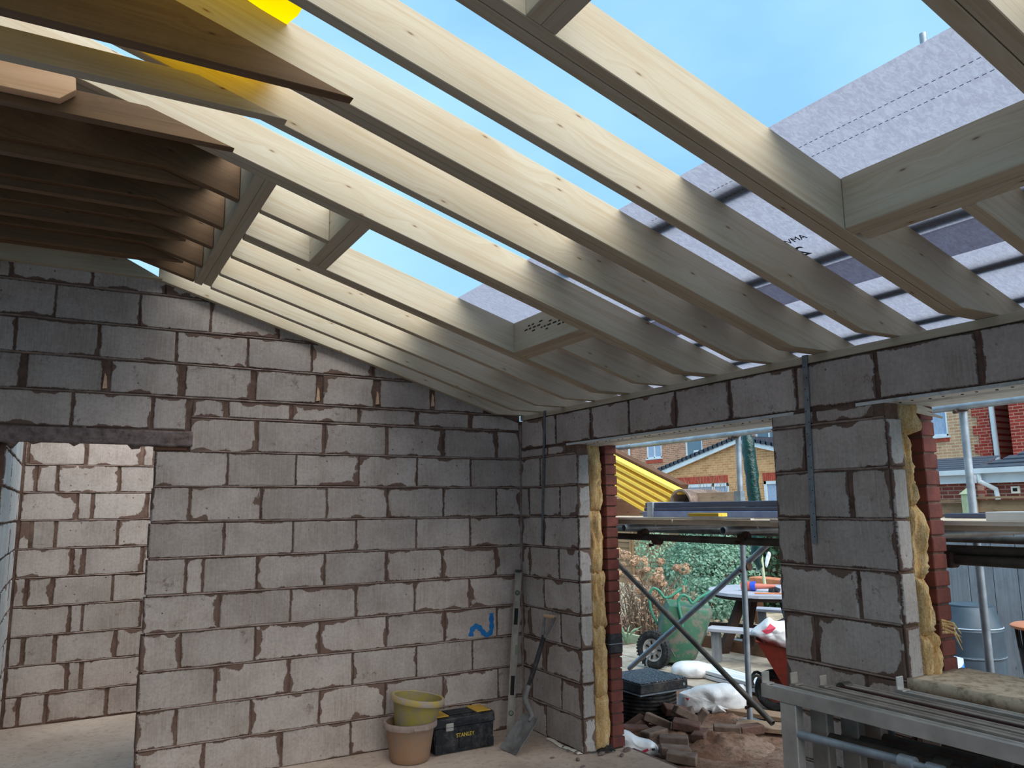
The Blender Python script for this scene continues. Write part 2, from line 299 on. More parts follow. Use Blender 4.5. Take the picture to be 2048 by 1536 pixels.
def abox(bm, x0, x1, y0, y1, z0, z1, mi=0):
    vs = [bm.verts.new(p) for p in ((x0, y0, z0), (x1, y0, z0), (x1, y1, z0), (x0, y1, z0), (x0, y0, z1), (x1, y0, z1), (x1, y1, z1), (x0, y1, z1))]
    for q in ((3, 2, 1, 0), (4, 5, 6, 7), (0, 1, 5, 4), (1, 2, 6, 5), (2, 3, 7, 6), (3, 0, 4, 7)):
        fc = bm.faces.new([vs[i] for i in q]); fc.material_index = mi
    return bm
def box(x0, x1, y0, y1, z0, z1): return abox(B(), min(x0, x1), max(x0, x1), min(y0, y1), max(y0, y1), min(z0, z1), max(z0, z1))
def prism(bm, poly, axis, a0, a1):
    def P(p, a): return {'y': (p[0], a, p[1]), 'x': (a, p[0], p[1]), 'z': (p[0], p[1], a)}[axis]
    A = [bm.verts.new(P(p, a0)) for p in poly]; Bv = [bm.verts.new(P(p, a1)) for p in poly]; n = len(poly)
    bm.faces.new(A); bm.faces.new(Bv[::-1])
    for i in range(n): bm.faces.new((A[i], Bv[i], Bv[(i+1) % n], A[(i+1) % n]))
    bmesh.ops.recalc_face_normals(bm, faces=bm.faces); return bm
def frame_of(d):
    d = Vector(d).normalized(); a = Vector((0, 0, 1)) if abs(d.z) < .9 else Vector((1, 0, 0)); x = a.cross(d).normalized(); return x, d.cross(x).normalized()
def tube(bm, p0, p1, r, n=14, r1=None, caps=True, wall=0.0):
    p0, p1 = Vector(p0), Vector(p1); x, y = frame_of(p1-p0); r1 = r if r1 is None else r1
    c = [(math.cos(2*math.pi*i/n), math.sin(2*math.pi*i/n)) for i in range(n)]
    A = [bm.verts.new(p0+x*a*r+y*b*r) for a, b in c]; Bv = [bm.verts.new(p1+x*a*r1+y*b*r1) for a, b in c]
    for i in range(n): bm.faces.new((A[i], A[(i+1) % n], Bv[(i+1) % n], Bv[i]))
    if wall:
        d = (p1-p0).normalized()
        for pp, ring, rr, sg in ((p0, A, r, 1), (p1, Bv, r1, -1)):
            I = [bm.verts.new(pp+x*a*(rr-wall)+y*b*(rr-wall)) for a, b in c]; J = [bm.verts.new(pp+d*sg*.09+x*a*(rr-wall)+y*b*(rr-wall)) for a, b in c]
            for i in range(n): bm.faces.new((ring[i], ring[(i+1) % n], I[(i+1) % n], I[i])); bm.faces.new((I[i], I[(i+1) % n], J[(i+1) % n], J[i]))
            bm.faces.new(J)
    elif caps: bm.faces.new(A[::-1]); bm.faces.new(Bv)
    bmesh.ops.recalc_face_normals(bm, faces=bm.faces)
    return bm
def lathe(bm, prof, c=(0, 0, 0), n=28, cap0=True, cap1=True):
    c = Vector(c); rings = []
    for r, z in prof: rings.append([bm.verts.new((c.x+r*math.cos(2*math.pi*i/n), c.y+r*math.sin(2*math.pi*i/n), c.z+z)) for i in range(n)])
    for a, b in zip(rings, rings[1:]):
        for i in range(n): bm.faces.new((a[i], a[(i+1) % n], b[(i+1) % n], b[i]))
    if cap0: bm.faces.new(rings[0][::-1])
    if cap1: bm.faces.new(rings[-1])
    return bm
def sweep(bm, pts, r, n=10):
    pts = [Vector(p) for p in pts]; rings = []; x = None
    for i, p in enumerate(pts):
        d = (pts[min(i+1, len(pts)-1)]-pts[max(i-1, 0)]).normalized()
        if x is None: x, y = frame_of(d)
        else: x = (x-d*x.dot(d)).normalized(); y = d.cross(x)
        rr = r[i] if isinstance(r, (list, tuple)) else r
        rings.append([bm.verts.new(p+x*math.cos(2*math.pi*k/n)*rr+y*math.sin(2*math.pi*k/n)*rr) for k in range(n)])
    for a, b in zip(rings, rings[1:]):
        for k in range(n): bm.faces.new((a[k], a[(k+1) % n], b[(k+1) % n], b[k]))
    bm.faces.new(rings[0][::-1]); bm.faces.new(rings[-1]); return bm
def smoothpts(pts, sub=5):
    pts = [Vector(p) for p in pts]; out = []
    for i in range(len(pts)-1):
        a, b, c, d = pts[max(i-1, 0)], pts[i], pts[i+1], pts[min(i+2, len(pts)-1)]
        for k in range(sub):
            t_ = k/sub; out.append(.5*((2*b)+(c-a)*t_+(2*a-5*b+4*c-d)*t_**2+(3*b-a-3*c+d)*t_**3))
    out.append(pts[-1]); return out
def sheet(fn, nu, nv, thick=0.0):
    bm = B(); g = [[bm.verts.new(fn(i/nu, j/nv)) for j in range(nv+1)] for i in range(nu+1)]
    for i in range(nu):
        for j in range(nv): bm.faces.new((g[i][j], g[i+1][j], g[i+1][j+1], g[i][j+1]))
    bm.normal_update()
    if thick: bmesh.ops.solidify(bm, geom=bm.faces[:], thickness=thick)
    return bm
def copy_tree(o, parent=None):
    c = o.copy(); COL.objects.link(c); c.parent = parent
    for ch in list(o.children): copy_tree(ch, c)
    return c
def fbm(p, s=1.0): return noise.noise(Vector(p)*s) + .5*noise.noise(Vector(p)*s*2.1)
# ------------------------------------------------------------------ block walls
def clip_poly(pts, a, b, c):      # keep a*u + b*z <= c
    out = []
    for i in range(len(pts)):
        p, q = pts[i], pts[(i+1) % len(pts)]; dp, dq = a*p[0]+b*p[1]-c, a*q[0]+b*q[1]-c
        if dp <= 0: out.append(p)
        if (dp < 0 < dq) or (dq < 0 < dp):
            t_ = dp/(dp-dq); out.append((p[0]+(q[0]-p[0])*t_, p[1]+(q[1]-p[1])*t_))
    return out
def area(p): return abs(sum(p[i][0]*p[(i+1) % len(p)][1]-p[(i+1) % len(p)][0]*p[i][1] for i in range(len(p))))/2
def block(parent, F, u0, u1, z0, z1, depth=.1, mat=None, clip=None, name='block', j=.0035, proud=None, label=None, ch=.006):
    w, h = u1-u0, z1-z0; pts = []
    nu = max(2, int(w/.09)); nz_ = max(2, int(h/.09)); R = lambda s=j: random.uniform(-s, s)
    for i in range(nu): pts.append((u0+w*i/nu+(R() if i else abs(R())), z0+R()))
    for i in range(nz_): pts.append((u1+R(), z0+h*i/nz_+(R() if i else abs(R()))))
    for i in range(nu): pts.append((u1-w*i/nu-(R() if i else abs(R())), z1+R()))
    for i in range(nz_): pts.append((u0+R(), z1-h*i/nz_-(R() if i else abs(R()))))
    if clip:
        pts = clip_poly(pts, *clip)
        if len(pts) < 3 or area(pts) < .0012: return None
    n0 = random.uniform(-.001, .004) if proud is None else proud
    cu = sum(p[0] for p in pts)/len(pts); cz = sum(p[1] for p in pts)/len(pts)
    ins = [(cu+(p[0]-cu)*(1-2*ch/max(w, .03)), cz+(p[1]-cz)*(1-2*ch/max(h, .03))) for p in pts]
    bm = B(); A = [bm.verts.new(F(p[0], p[1], -depth)) for p in pts]; Bv = [bm.verts.new(F(p[0], p[1], n0-ch*.8)) for p in pts]
    Cv = [bm.verts.new(F(p[0], p[1], n0)) for p in ins]; n = len(pts); fs = [bm.faces.new(Cv), bm.faces.new(A[::-1])]
    for a, b in ((A, Bv), (Bv, Cv)):
        for i in range(n): fs.append(bm.faces.new((a[i], a[(i+1) % n], b[(i+1) % n], b[i])))
    l1 = bm.loops.layers.uv.new('UVMap'); l2 = bm.loops.layers.uv.new('Edge')
    co = {}
    for vs, pp in ((A, pts), (Bv, pts), (Cv, ins)):
        for v, p in zip(vs, pp): co[v] = p
    for fc in fs:
        for lp in fc.loops:
            p = co[lp.vert]; lp[l1].uv = (p[0]-u0, p[1]-z0); lp[l2].uv = (u1-p[0], z1-p[1])
    bmesh.ops.recalc_face_normals(bm, faces=bm.faces)
    return fin(bm, name, mat or M['block'], parent, label=label)
def row(parent, F, z0, z1, joints, gaps=.011, **k):
    for a, b in zip(joints, joints[1:]):
        g0 = gaps*random.uniform(.6, 1.5); block(parent, F, a+g0/2, b-g0/2, z0+.006*random.uniform(.7, 1.3), z1-.006*random.uniform(.7, 1.3), **k)
def lips(parent, F, lines, name='mortar_joint'):
    bm = B()
    for u0, u1, z in lines:
        n = max(2, int((u1-u0)/.045)); prev = None
        for i in range(n+1):
            u = u0+(u1-u0)*i/n; w_ = .0065+.0045*abs(noise.noise((u*9, z*7, 3))); pr = .0015+.011*max(0, noise.noise((u*6, z*11, 1))+.25)
            zz = z+.004*noise.noise((u*5, z*3, 9))
            ring = [bm.verts.new(F(u, zz+w_, -.012)), bm.verts.new(F(u, zz+w_*.75, pr*.5)), bm.verts.new(F(u, zz+w_*.1, pr)), bm.verts.new(F(u, zz-w_, -.012))]
            if prev:
                for k in range(3): bm.faces.new((prev[k], ring[k], ring[k+1], prev[k+1]))
            prev = ring
    bmesh.ops.recalc_face_normals(bm, faces=bm.faces)
    return fin(bm, name, M['mortar_lip'], parent, kind='stuff')
# ---- left wall (gable wall facing the camera), plane Y = 0
FL = lambda u, z, n: (u, -n, z)
wall_left = thing('wall_left', (-1.35, .05, 0), 'grey concrete block gable wall with smeared brown mortar, left of the openings', None, kind='structure')
SL = .303; Z0 = 2.299
gc = (SL, 1, Z0+.012)          # u*SL + z <= c under the sloping rafter
prism(b := B(), [(-2.668, 0), (-.002, 0), (-.002, 2.42), (-.26, 2.425), (-2.70, 3.155), (-4.2, 3.18), (-4.2, 2.15), (-2.668, 2.15)], 'y', .007, .094)
fin(b, 'mortar', M['mortar'], wall_left, kind='stuff')
C_ = .225
J = {8: [-2.672, -2.234, -1.786, -1.339, -.892, -.445, 0], 7: [-2.681, -2.458, -2.011, -1.566, -1.12, -.676, -.225, 0], 6: [-2.683, -2.236, -1.791, -1.35, -.894, -.452, 0],
     5: [-2.689, -2.456, -2.355, -2.022, -1.568, -1.124, -.684, -.23, 0], 4: [-2.688, -2.246, -1.791, -1.344, -.899, -.46, 0], 3: [-2.691, -2.467, -2.013, -1.589, -1.115, -.666, -.223, 0],
     2: [-2.695, -2.25, -1.789, -1.354, -.884, -.437, 0], 1: [-2.695, -2.467, -2.021, -1.578, -1.118, -.67, -.22, 0], 0: [-2.689, -2.3, -1.821, -1.36, -.91, -.45, 0]}
for k, js in J.items(): row(wall_left, FL, k*C_, (k+1)*C_, js)
row(wall_left, FL, 2.025, 2.245, [-2.483, -2.055, -1.602, -1.132, -.678, -.221, 0], gaps=.02, clip=gc)
row(wall_left, FL, 2.25, 2.37, [-2.485, -2.26, -1.827, -1.348, -.896, -.45, 0], gaps=.024, clip=gc)
row(wall_left, FL, 2.155, 2.37, [-4.05, -3.6, -3.152, -2.705, -2.5], gaps=.014)
row(wall_left, FL, 2.375, 2.59, [-3.87, -3.419, -2.984, -2.537, -2.094, -1.644, -1.21, -.767, -.32], gaps=.045, clip=gc)
row(wall_left, FL, 2.595, 2.81, [-3.92, -3.477, -3.035, -2.588, -2.137, -1.701, -1.246, -.8], clip=gc)
row(wall_left, FL, 2.815, 3.035, [-3.73, -3.284, -2.818, -2.386, -1.933, -1.49], clip=gc)
row(wall_left, FL, 3.04, 3.2, [-3.97, -3.53, -3.093, -2.674, -2.25], clip=gc)
lips(wall_left, FL, [(-2.67, -.01, k*C_) for k in range(1, 9)]+[(-2.47, -.01, 2.025), (-2.47, -.17, 2.247), (-4.0, -.25, 2.372), (-4.0, -1.0, 2.592), (-4.0, -1.75, 2.812), (-4.0, -2.45, 3.037)])
# rough concrete lintel over the alcove
b = sheet(lambda u, v: Vector((-4.05+1.59*u, -.012-.016*abs(noise.noise((u*30, v*9, 2)))-.01*noise.noise((u*55, v*16, 5)), 2.055+.095*v)), 70, 8)
bmesh.ops.solidify(b, geom=b.faces[:], thickness=.09)
fin(b, 'lintel', M['stones'], wall_left, label='rough pinkish concrete lintel over the alcove', smooth=True)
fin(box(-2.68, -2.49, -.004, .09, 2.028, 2.056), 'packing_slip', M['wood_brown'], wall_left, bevel=.002)
# end face of the wall beside the alcove
# wooden wedges left in the wide perpends
for u, z in ((-2.985, 2.40), (-1.65, 2.40), (-.77, 2.41), (-1.21, 2.40)):
    b = prism(B(), [(u-.012, z), (u+.014, z+.005), (u+.008, z+.075), (u-.004, z+.10)], 'y', -.006, .03); fin(b, 'wood_wedge', M['wood_end'], wall_left, label='splinter of pale timber wedged in a mortar joint')
# blue sprayed mark (a backwards-leaning 2) and a faint embossed stamp
pts = [(-.445, .70), (-.44, .735), (-.42, .762), (-.395, .768), (-.37, .752), (-.345, .722), (-.32, .702), (-.295, .702), (-.275, .725), (-.27, .77), (-.272, .815), (-.27, .855)]
b = B(); sp = smoothpts([(p[0]-.005, 0, p[1]) for p in pts], 4); prev = None
for i, p in enumerate(sp):
    d = (sp[min(i+1, len(sp)-1)]-sp[max(i-1, 0)]).normalized(); nn = Vector((d.z, 0, -d.x)); w_ = .019+.004*math.sin(i*1.3)
    r_ = [b.verts.new((p+nn*w_*s).to_tuple()[:1]+(-.0052,)+((p+nn*w_*s).z,)) for s in (1, -1)]
    if prev: b.faces.new((prev[0], r_[0], r_[1], prev[1]))
    prev = r_
fin(b, 'painted_mark', M['blue_paint'], wall_left, label='blue spray painted mark like a tilted figure 2')
for k_, (u, z) in enumerate(((-.52, .72), (-.52, .75), (-.52, .79), (-.52, .83))): pass
# ---- alcove behind
FA = lambda u, z, n: (u, 2.04-n, z)
alc = thing('wall_back', (-2.5, 2.1, 0), 'grey block wall at the back of the alcove', None, kind='structure')
fin(box(-3.5, -.4, 2.047, 2.14, 0, 3.0), 'mortar', M['mortar'], alc, kind='stuff')
A_ = {9: [-3.465, -3.44, -3.024, -2.598, -2.5], 8: [-3.465, -3.372, -3.217, -2.765, -2.32], 7: [-3.465, -3.065, -2.952, -2.539, -2.1], 6: [-3.465, -3.371, -3.2, -2.748, -2.3], 5: [-3.465, -3.074, -2.987, -2.55],
      4: [-3.465, -3.377, -3.192, -2.759, -2.3], 3: [-3.465, -3.058, -2.965, -2.535], 2: [-3.465, -3.363, -3.145, -2.714, -2.3], 1: [-3.465, -3.046, -2.944, -2.5], 0: [-3.465, -3.36, -3.176, -2.748, -2.3]}
for k, js in A_.items():
    js = list(js)
    while js[-1] < -1.4: js.append(js[-1]+.447)
    row(alc, FA, k*C_+.005, (k+1)*C_+.005, js, gaps=.02)
lips(alc, FA, [(-3.45, -1.5, k*C_+.005) for k in range(1, 10)])
FB = lambda u, z, n: (-3.475+n, u, z)
alw = thing('wall_alcove', (-3.52, 1, 0), 'block return wall at the left of the alcove, bright daylight put into its colour', None, kind='structure')
fin(box(-3.57, -3.482, .1, 2.05, 0, 3.0), 'mortar', M['mortar'], alw, kind='stuff')
for k in range(11): row(alw, FB, k*C_+.005, (k+1)*C_+.005, ([.1, .55, 1.0, 1.45, 1.9, 2.035] if k % 2 else [.1, .33, .78, 1.23, 1.68, 2.035]), gaps=.014, mat=M['block_lit'])
# ---- right wall, plane X = 0, room side faces -X
FR = lambda u, z, n: (-n, u, z)
FRr = lambda u, z, n: (-n, u, z)
wr = thing('wall_right', (.18, -3.4, 0), 'cavity wall of grey blocks and red bricks with two openings', None, kind='structure')
fin(box(.007, .094, -.783, -.003, 0, 2.1), 'mortar', M['mortar'], wr, kind='stuff')
RJ = {8: [-.798, -.287, -.003], 7: [-.798, -.565, -.125, -.003], 6: [-.795, -.329, -.003], 5: [-.792, -.535, -.113, -.003], 4: [-.79, -.322, -.003], 3: [-.792, -.54, -.12, -.003], 2: [-.79, -.33, -.003], 1: [-.79, -.53, -.12, -.003], 0: [-.79, -.32, -.003]}
for k, js in RJ.items(): row(wr, FR, k*C_, (k+1)*C_, js, gaps=.016)
row(wr, FR, 2.03, 2.098, [-.66, -.4, -.003], gaps=.02)
# lighter ends of the jamb blocks facing the camera
def jamb(y, zs, s):
    for z0_, z1_ in zs: block(wr, lambda u, z, n: (u, y-n, z), .003, .099, z0_+.006, z1_-.006, depth=.012, mat=M['block_light'], name='cut_face', proud=.0)
M['blk_end'] = simple('pale_cut_concrete', '#93999b', '#a3a6a5', 9, .95, bump=.003, bsc=50)
jamb(-.802, [(k*C_, (k+1)*C_) for k in range(0, 9)], 1)
# pier
fin(box(.007, .094, -3.222, -2.577, .0, 2.1), 'mortar', M['mortar'], wr, kind='stuff')
PJ = {8: [-3.232, -2.785, -2.57], 7: [-3.232, -3.018, -2.57], 6: [-3.232, -2.762, -2.568], 5: [-3.232, -3.022, -2.568], 4: [-3.232, -2.768, -2.568], 3: [-3.232, -3.02, -2.568], 2: [-3.232, -2.78, -2.568], 1: [-3.232, -3.02, -2.568], 0: [-3.232, -2.78, -2.568]}
for k, js in PJ.items(): row(wr, FR, k*C_, (k+1)*C_, js, gaps=.02)
row(wr, FR, 2.03, 2.098, [-3.17, -2.85, -2.57], gaps=.02)
jamb(-3.237, [(k*C_, (k+1)*C_) for k in range(4, 9)], 1)
lips(wr, FR, [(-.78, -.01, k*C_) for k in range(1, 10)]+[(-3.22, -2.58, k*C_) for k in range(1, 10)])
# low wall under the second opening
fin(box(.007, .094, -6.4, -3.24, 0, .84), 'mortar', M['mortar'], wr, kind='stuff')
for k in range(3): row(wr, FR, k*C_, (k+1)*C_, [-6.4, -5.95, -5.5, -5.05, -4.6, -4.15, -3.7, -3.24] if k % 2 else [-6.4, -6.2, -5.75, -5.3, -4.85, -4.4, -3.95, -3.5, -3.24], gaps=.014)
row(wr, FR, .675, .85, [-6.4, -5.95, -5.5, -5.05, -4.6, -4.15, -3.7, -3.24], gaps=.014)
# crumbling sill top spanning the cavity
b = sheet(lambda u, v: Vector((-.015+.40*v, -6.4+3.17*u, .868+.006*noise.noise((u*9, v*9, 1))+.007*noise.noise((u*40, v*14, 4)))), 90, 12)
bmesh.ops.solidify(b, geom=b.faces[:], thickness=.05); fin(b, 'sill', M['sill'], wr, label='crumbling mortar covered sill of the second opening', smooth=True)
for i in range(26):
    y = random.uniform(-4.6, -3.3); x = random.uniform(.05, .33); s = random.uniform(.006, .017)
    b = B(); bmesh.ops.create_icosphere(b, subdivisions=1, radius=s)
    for v in b.verts: v.co = Vector((v.co.x*1.6, v.co.y*1.3, v.co.z*.6))+Vector((x, y, .875))
    fin(b, 'crumb', M['stones'] if i % 3 else M['black_plastic'], wr)
# course over both openings
row(wr, FR, 2.105, 2.332, [-6.4, -5.95, -5.5, -5.0, -4.55, -4.105, -3.658, -3.195, -2.745, -2.299, -1.848, -1.402, -.973, -.526, -.369, -.003], gaps=.02)
fin(box(.012, .094, -6.4, -.003, 2.1, 2.33), 'mortar', M['mortar'], wr, kind='stuff')
# red brick outer leaf seen at the two jambs
fin(box(.262, .343, -.775, 1.2, -.3, 2.1), 'mortar', M['mortar'], wr, kind='stuff')
fin(box(.262, .343, -3.222, -2.58, -.3, 2.1), 'mortar', M['mortar'], wr, kind='stuff')
fin(box(.262, .343, -6.4, -3.24, -.3, .82), 'mortar', M['mortar'], wr, kind='stuff')
def brk(y0, y1, z, w=.1025, nm='brick'):
    r_ = lambda: random.uniform(-.003, .003)
    fin(box(.25+r_(), .25+w+r_(), y0+r_(), y1, z+.001, z+.066), nm, M['brick'], wr, bevel=.004)
for k in range(32):
    z = -.3+k*.075
    if z+.066 > 2.1: continue
    brk(-.79, -.575 if k % 2 else -.69, z)
    if k > 14: brk(-3.23, -3.015 if k % 2 else -3.13, z)
    brk(-2.785 if k % 2 else -2.67, -2.57, z)
# DPC strap round the brick leaf
fin(box(.235, .357, -.80, -.70, .62, .76), 'damp_proof_strap', M['black_plastic'], wr, label='black plastic clip wrapped round the brick jamb', bevel=.01)
fin(box(.232, .36, -.803, -.70, .687, .692), 'clip_line', M['galv'], wr)
# course of bricks over the outer lintel
fin(box(.255, .345, -6.4, 1.2, 2.12, 2.33), 'mortar', M['mortar'], wr, kind='stuff')
for k in range(3):
    for i in range(34):
        y = -6.4+i*.225+(.11 if k % 2 else 0); brk(y, y+.215, 2.115+.075*k)
# steel lintels: folded pale sheet spanning the cavity
def lintel(y0, y1, label):
    t_ = thing('steel_lintel', (.18, (y0+y1)/2, 2.08), label, 'lintel')
    pr = [(.0, 2.088), (.0, 2.103), (.10, 2.103), (.105, 2.32), (.115, 2.32), (.12, 2.10), (.24, 2.10), (.245, 2.115), (.356, 2.115), (.356, 2.088), (.25, 2.09), (.235, 2.082), (.12, 2.082), (.10, 2.09)]
    fin(prism(B(), pr, 'y', y0, y1), 'folded_plate', M['steel_white'], t_)
    n = int((y1-y0)/.07)
    for i in range(n):
        y = y0+.05+i*.07
        if y > y1-.04: break
        b = B(); tube(b, (.045+.02*(i % 2), y, 2.0865), (.045+.02*(i % 2), y, 2.0895), .006, 8); fin(b, 'hole', M['hole'], t_)
lintel(-2.72, -.66, 'pale folded steel lintel over the left opening'); lintel(-5.9, -3.08, 'pale perforated steel lintel over the right opening')
fin(box(.001, .10, -.004, .10, 0, 2.33), 'mortar', M['mortar'], wr, kind='stuff'); fin(box(-.012, .006, -.006, .02, 0, 2.30), 'corner_joint', M['mortar_lip'], wr)
# ---- yellow mineral wool in the cavity
def wool(x0, x1, z0, z1, y, bulge, seed, label=None, nx=12):
    nz2 = max(8, int((z1-z0)/.022))
    def fn(u, v):
        if v <= 0 or v >= 1: e = 0
        else: e = min(1, 6*v*(1-v)+.25)
        x = x0+(x1-x0)*u; z = z0+(z1-z0)*v
        prof = math.sin(math.pi*min(max(u, 0), 1))**.45
        rid = 1-abs(noise.noise((x*28+2*noise.noise((x*6, z*5, seed)), z*3.2, seed)))*1.9
        big = .5+.7*noise.noise((x*7, z*4.5, seed+5)); fine = noise.noise((x*60, z*22, seed))
        n_ = bulge*prof*e*(.35+.65*big)+.034*rid*prof+.012*fine
        x += .018*noise.noise((1, z*9, seed))*(1 if u > .5 else .3)
        return Vector((x, y+.045-n_, z+.006*noise.noise((x*30, z*10, seed+3))))
    b = sheet(fn, nx, nz2); b2 = [e for e in b.edges if e.is_boundary]
    r_ = bmesh.ops.extrude_edge_only(b, edges=b2); 
    for v in [g for g in r_['geom'] if isinstance(g, bmesh.types.BMVert)]: v.co.y += .10
    bmesh.ops.recalc_face_normals(b, faces=b.faces)
    return fin(b, 'insulation', M['wool'], wr, smooth=True, label=label)
wool(.102, .235, 1.62, 2.095, -.79, .05, 3, 'yellow mineral wool in the left jamb cavity'); wool(.105, .225, 1.18, 1.63, -.79, .05, 11); wool(.102, .238, .80, 1.19, -.79, .055, 17); wool(.11, .235, .34, .83, -.79, .06, 23); wool(.105, .24, .0, .36, -.79, .06, 29)
wool(.10, .185, 1.95, 2.10, -3.23, .10, 33, 'tuft of amber mineral wool under the right lintel'); wool(.102, .17, 1.62, 1.99, -3.23, .05, 37); wool(.102, .205, 1.30, 1.64, -3.23, .075, 41)
wool(.104, .19, 1.06, 1.33, -3.23, .085, 47, nx=9); wool(.102, .165, .86, 1.08, -3.23, .06, 53); wool(.15, .225, .86, 1.10, -3.23, .10, 59)
for p0, p1 in (((.17, -3.26, 2.06), (.24, -3.34, 2.02)), ((.19, -3.25, 2.08), (.235, -3.30, 2.055))):
    b = B(); tube(b, p0, p1, .014, 6, .005); fin(b, 'torn_paper', M['plank_edge'], wr, label='torn pale shred sticking out of the insulation')
# straggling fibres
for i in range(5):
    b = B(); z = 1.12+random.uniform(-.03, .02); sweep(b, [(.20, -3.27, z), (.235, -3.30, z-.005*i), (.262, -3.315, z-.02-.018*i)], [.007, .005, .0015], 6); fin(b, 'loose_fibre', M['wool'], wr)
# ---- rest of the shell, out of view, so that the light is that of a room
sh = simple('plain_block_wall', '#857e7c', '#978f8e', 6, .95)
bw = fin(box(-6.3, -5.3, -8.35, -8.25, 0, 3.9), 'wall_rear', sh, kind='structure'); fin(box(-.7, 0, -8.35, -8.25, 0, 2.4), 'wall_side_part', sh, bw)
hw = fin(box(-6.4, -6.3, -8.35, -5.6, 0, 4.2), 'wall_house', sh, kind='structure'); fin(box(-6.4, -6.3, -2.2, 2.14, 0, 4.2), 'wall_side_part', sh, hw); fin(box(-6.4, -6.3, -5.59, -2.21, 0, .8), 'wall_side_part', sh, hw); fin(box(-6.4, -6.3, -5.59, -2.21, 2.3, 4.2), 'wall_side_part', sh, hw)  # middle gap invented in this unseen wall to fill the right wall with daylight
fin(box(0, .35, -8.35, -6.4, -.3, 2.33), 'wall_corner', sh, kind='structure')
# ---- floor
b = sheet(lambda u, v: Vector((-6.3+6.36*u, -8.25+10.35*v, .004*fbm((u*9, v*13, 1)))), 60, 90)
bmesh.ops.solidify(b, geom=b.faces[:], thickness=.10)
fin(b, 'floor', M['floor'], kind='structure', label='dusty pale concrete floor slab', smooth='auto')
fin(box(.06, .36, -2.57, -.80, -.14, -.004), 'threshold', M['floor'], kind='structure', label='dusty concrete threshold of the left opening')
# ------------------------------------------------------------------ roof timbers
def rz(x): return Z0+SL*(-x)
DV = .183
def rafter_poly(xl, xr, flat=True, kink=None, zk=None):
    p = []
    if kink: p += [(xl, zk), (kink, rz(kink))]
    else: p += [(xl, rz(xl))]
    if xr > 0: p += [(-.24, 2.3717), (.12, 2.3717), (.14, rz(.14)+.02), (xr, rz(xr)+.02), (xr, rz(xr)+DV)]
    else: p += [(xr, rz(xr)), (xr, rz(xr)+DV)]
    p += [(xl, rz(xl)+DV)]
    return p
GR = Vector((-1, 0, SL)).normalized()
def rafter(y0, y1, label, xl=-4.35, xr=.47, kink=None, zk=None, group='rafters of the new roof', mat='wood'):
    y0 += .0; o = fin(prism(B(), rafter_poly(xl, xr, kink=kink, zk=zk), 'y', y0, y1), 'rafter', M[mat], label=label, cat='rafter', group=group, grain=GR, bevel=.0025)
    return o
rafter(-.058, -.011, 'pale rafter lying tight along the sloping top of the block gable wall', xl=-2.72)
rafter(-.335, -.288, 'first pale rafter out from the gable rafter', xl=-2.438); rafter(-.335, -.288, 'dark timber behind the header, in line with the first rafter from the gable', xl=-4.2, xr=-2.54, kink=-2.86, zk=3.158, mat='wood_shade')
rafter(-.66, -.613, 'second pale rafter out from the gable rafter', xl=-2.438); rafter(-.66, -.613, 'dark timber behind the header, in line with the second rafter from the gable', xl=-4.2, xr=-2.54, kink=-2.86, zk=3.158, mat='wood_shade')
rafter(-1.037, -.990, 'third pale rafter out from the gable rafter', xl=-2.438); rafter(-1.037, -.990, 'dark timber behind the header, in line with the third rafter from the gable', xl=-4.2, xr=-2.54, kink=-2.86, zk=3.158, mat='wood_shade')
rafter(-1.373, -1.327, 'inner half of the doubled rafter on the far side of the small roof light', xl=-2.438); rafter(-1.373, -1.327, 'dark roof timber behind the header beam, fourth from the gable wall', xl=-4.2, xr=-2.54, kink=-2.86, zk=3.158, mat='wood_shade')
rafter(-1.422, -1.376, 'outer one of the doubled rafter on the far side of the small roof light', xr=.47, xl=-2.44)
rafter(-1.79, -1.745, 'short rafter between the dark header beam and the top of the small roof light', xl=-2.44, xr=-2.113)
rafter(-1.79, -1.745, 'dark roof timber behind the header beam in line with the small roof light', xl=-4.2, xr=-2.54, kink=-2.86, zk=3.158, mat='wood_shade')
rafter(-1.79, -1.745, 'short rafter running from the small roof light down to the wall plate', xl=-.768)
rafter(-2.160, -2.113, 'inner one of the doubled rafter on the near side of the small roof light')
rafter(-2.212, -2.165, 'outer one of the doubled rafter on the near side of the small roof light')
rafter(-2.613, -2.566, 'single rafter next towards the camera from the small roof light pair')
rafter(-2.905, -2.858, 'inner one of the doubled rafter crossing the middle of the roof')
rafter(-2.955, -2.908, 'outer one of the doubled rafter crossing the middle of the roof')
rafter(-3.330, -3.283, 'single rafter with a brown scuffed patch on its face')
rafter(-3.704, -3.657, 'inner one of the doubled rafter left of the large roof light')
rafter(-3.754, -3.707, 'outer one of the doubled rafter left of the large roof light')
rafter(-4.142, -4.095, 'short rafter below the large roof light trimmer', xl=-.799)
rafter(-4.142, -4.095, 'short rafter above the large roof light trimmer', xr=-2.157)
rafter(-4.512, -4.465, 'inner one of the doubled rafter at the top right corner')
rafter(-4.562, -4.515, 'outer one of the doubled rafter at the top right corner')
for i, y in enumerate((-4.96, -5.36, -5.76, -6.16, -6.56, -6.96, -7.36, -7.76)): rafter(y-.047, y, ['', 'first rafter over the camera, just out of view', 'second rafter over the camera, out of view', 'third rafter over the camera, out of view', 'rafter well behind the camera', 'rafter further behind the camera', 'last but one rafter behind the camera', 'last rafter behind the camera'][i] if i else 'rafter whose pale face fills the very top right corner')
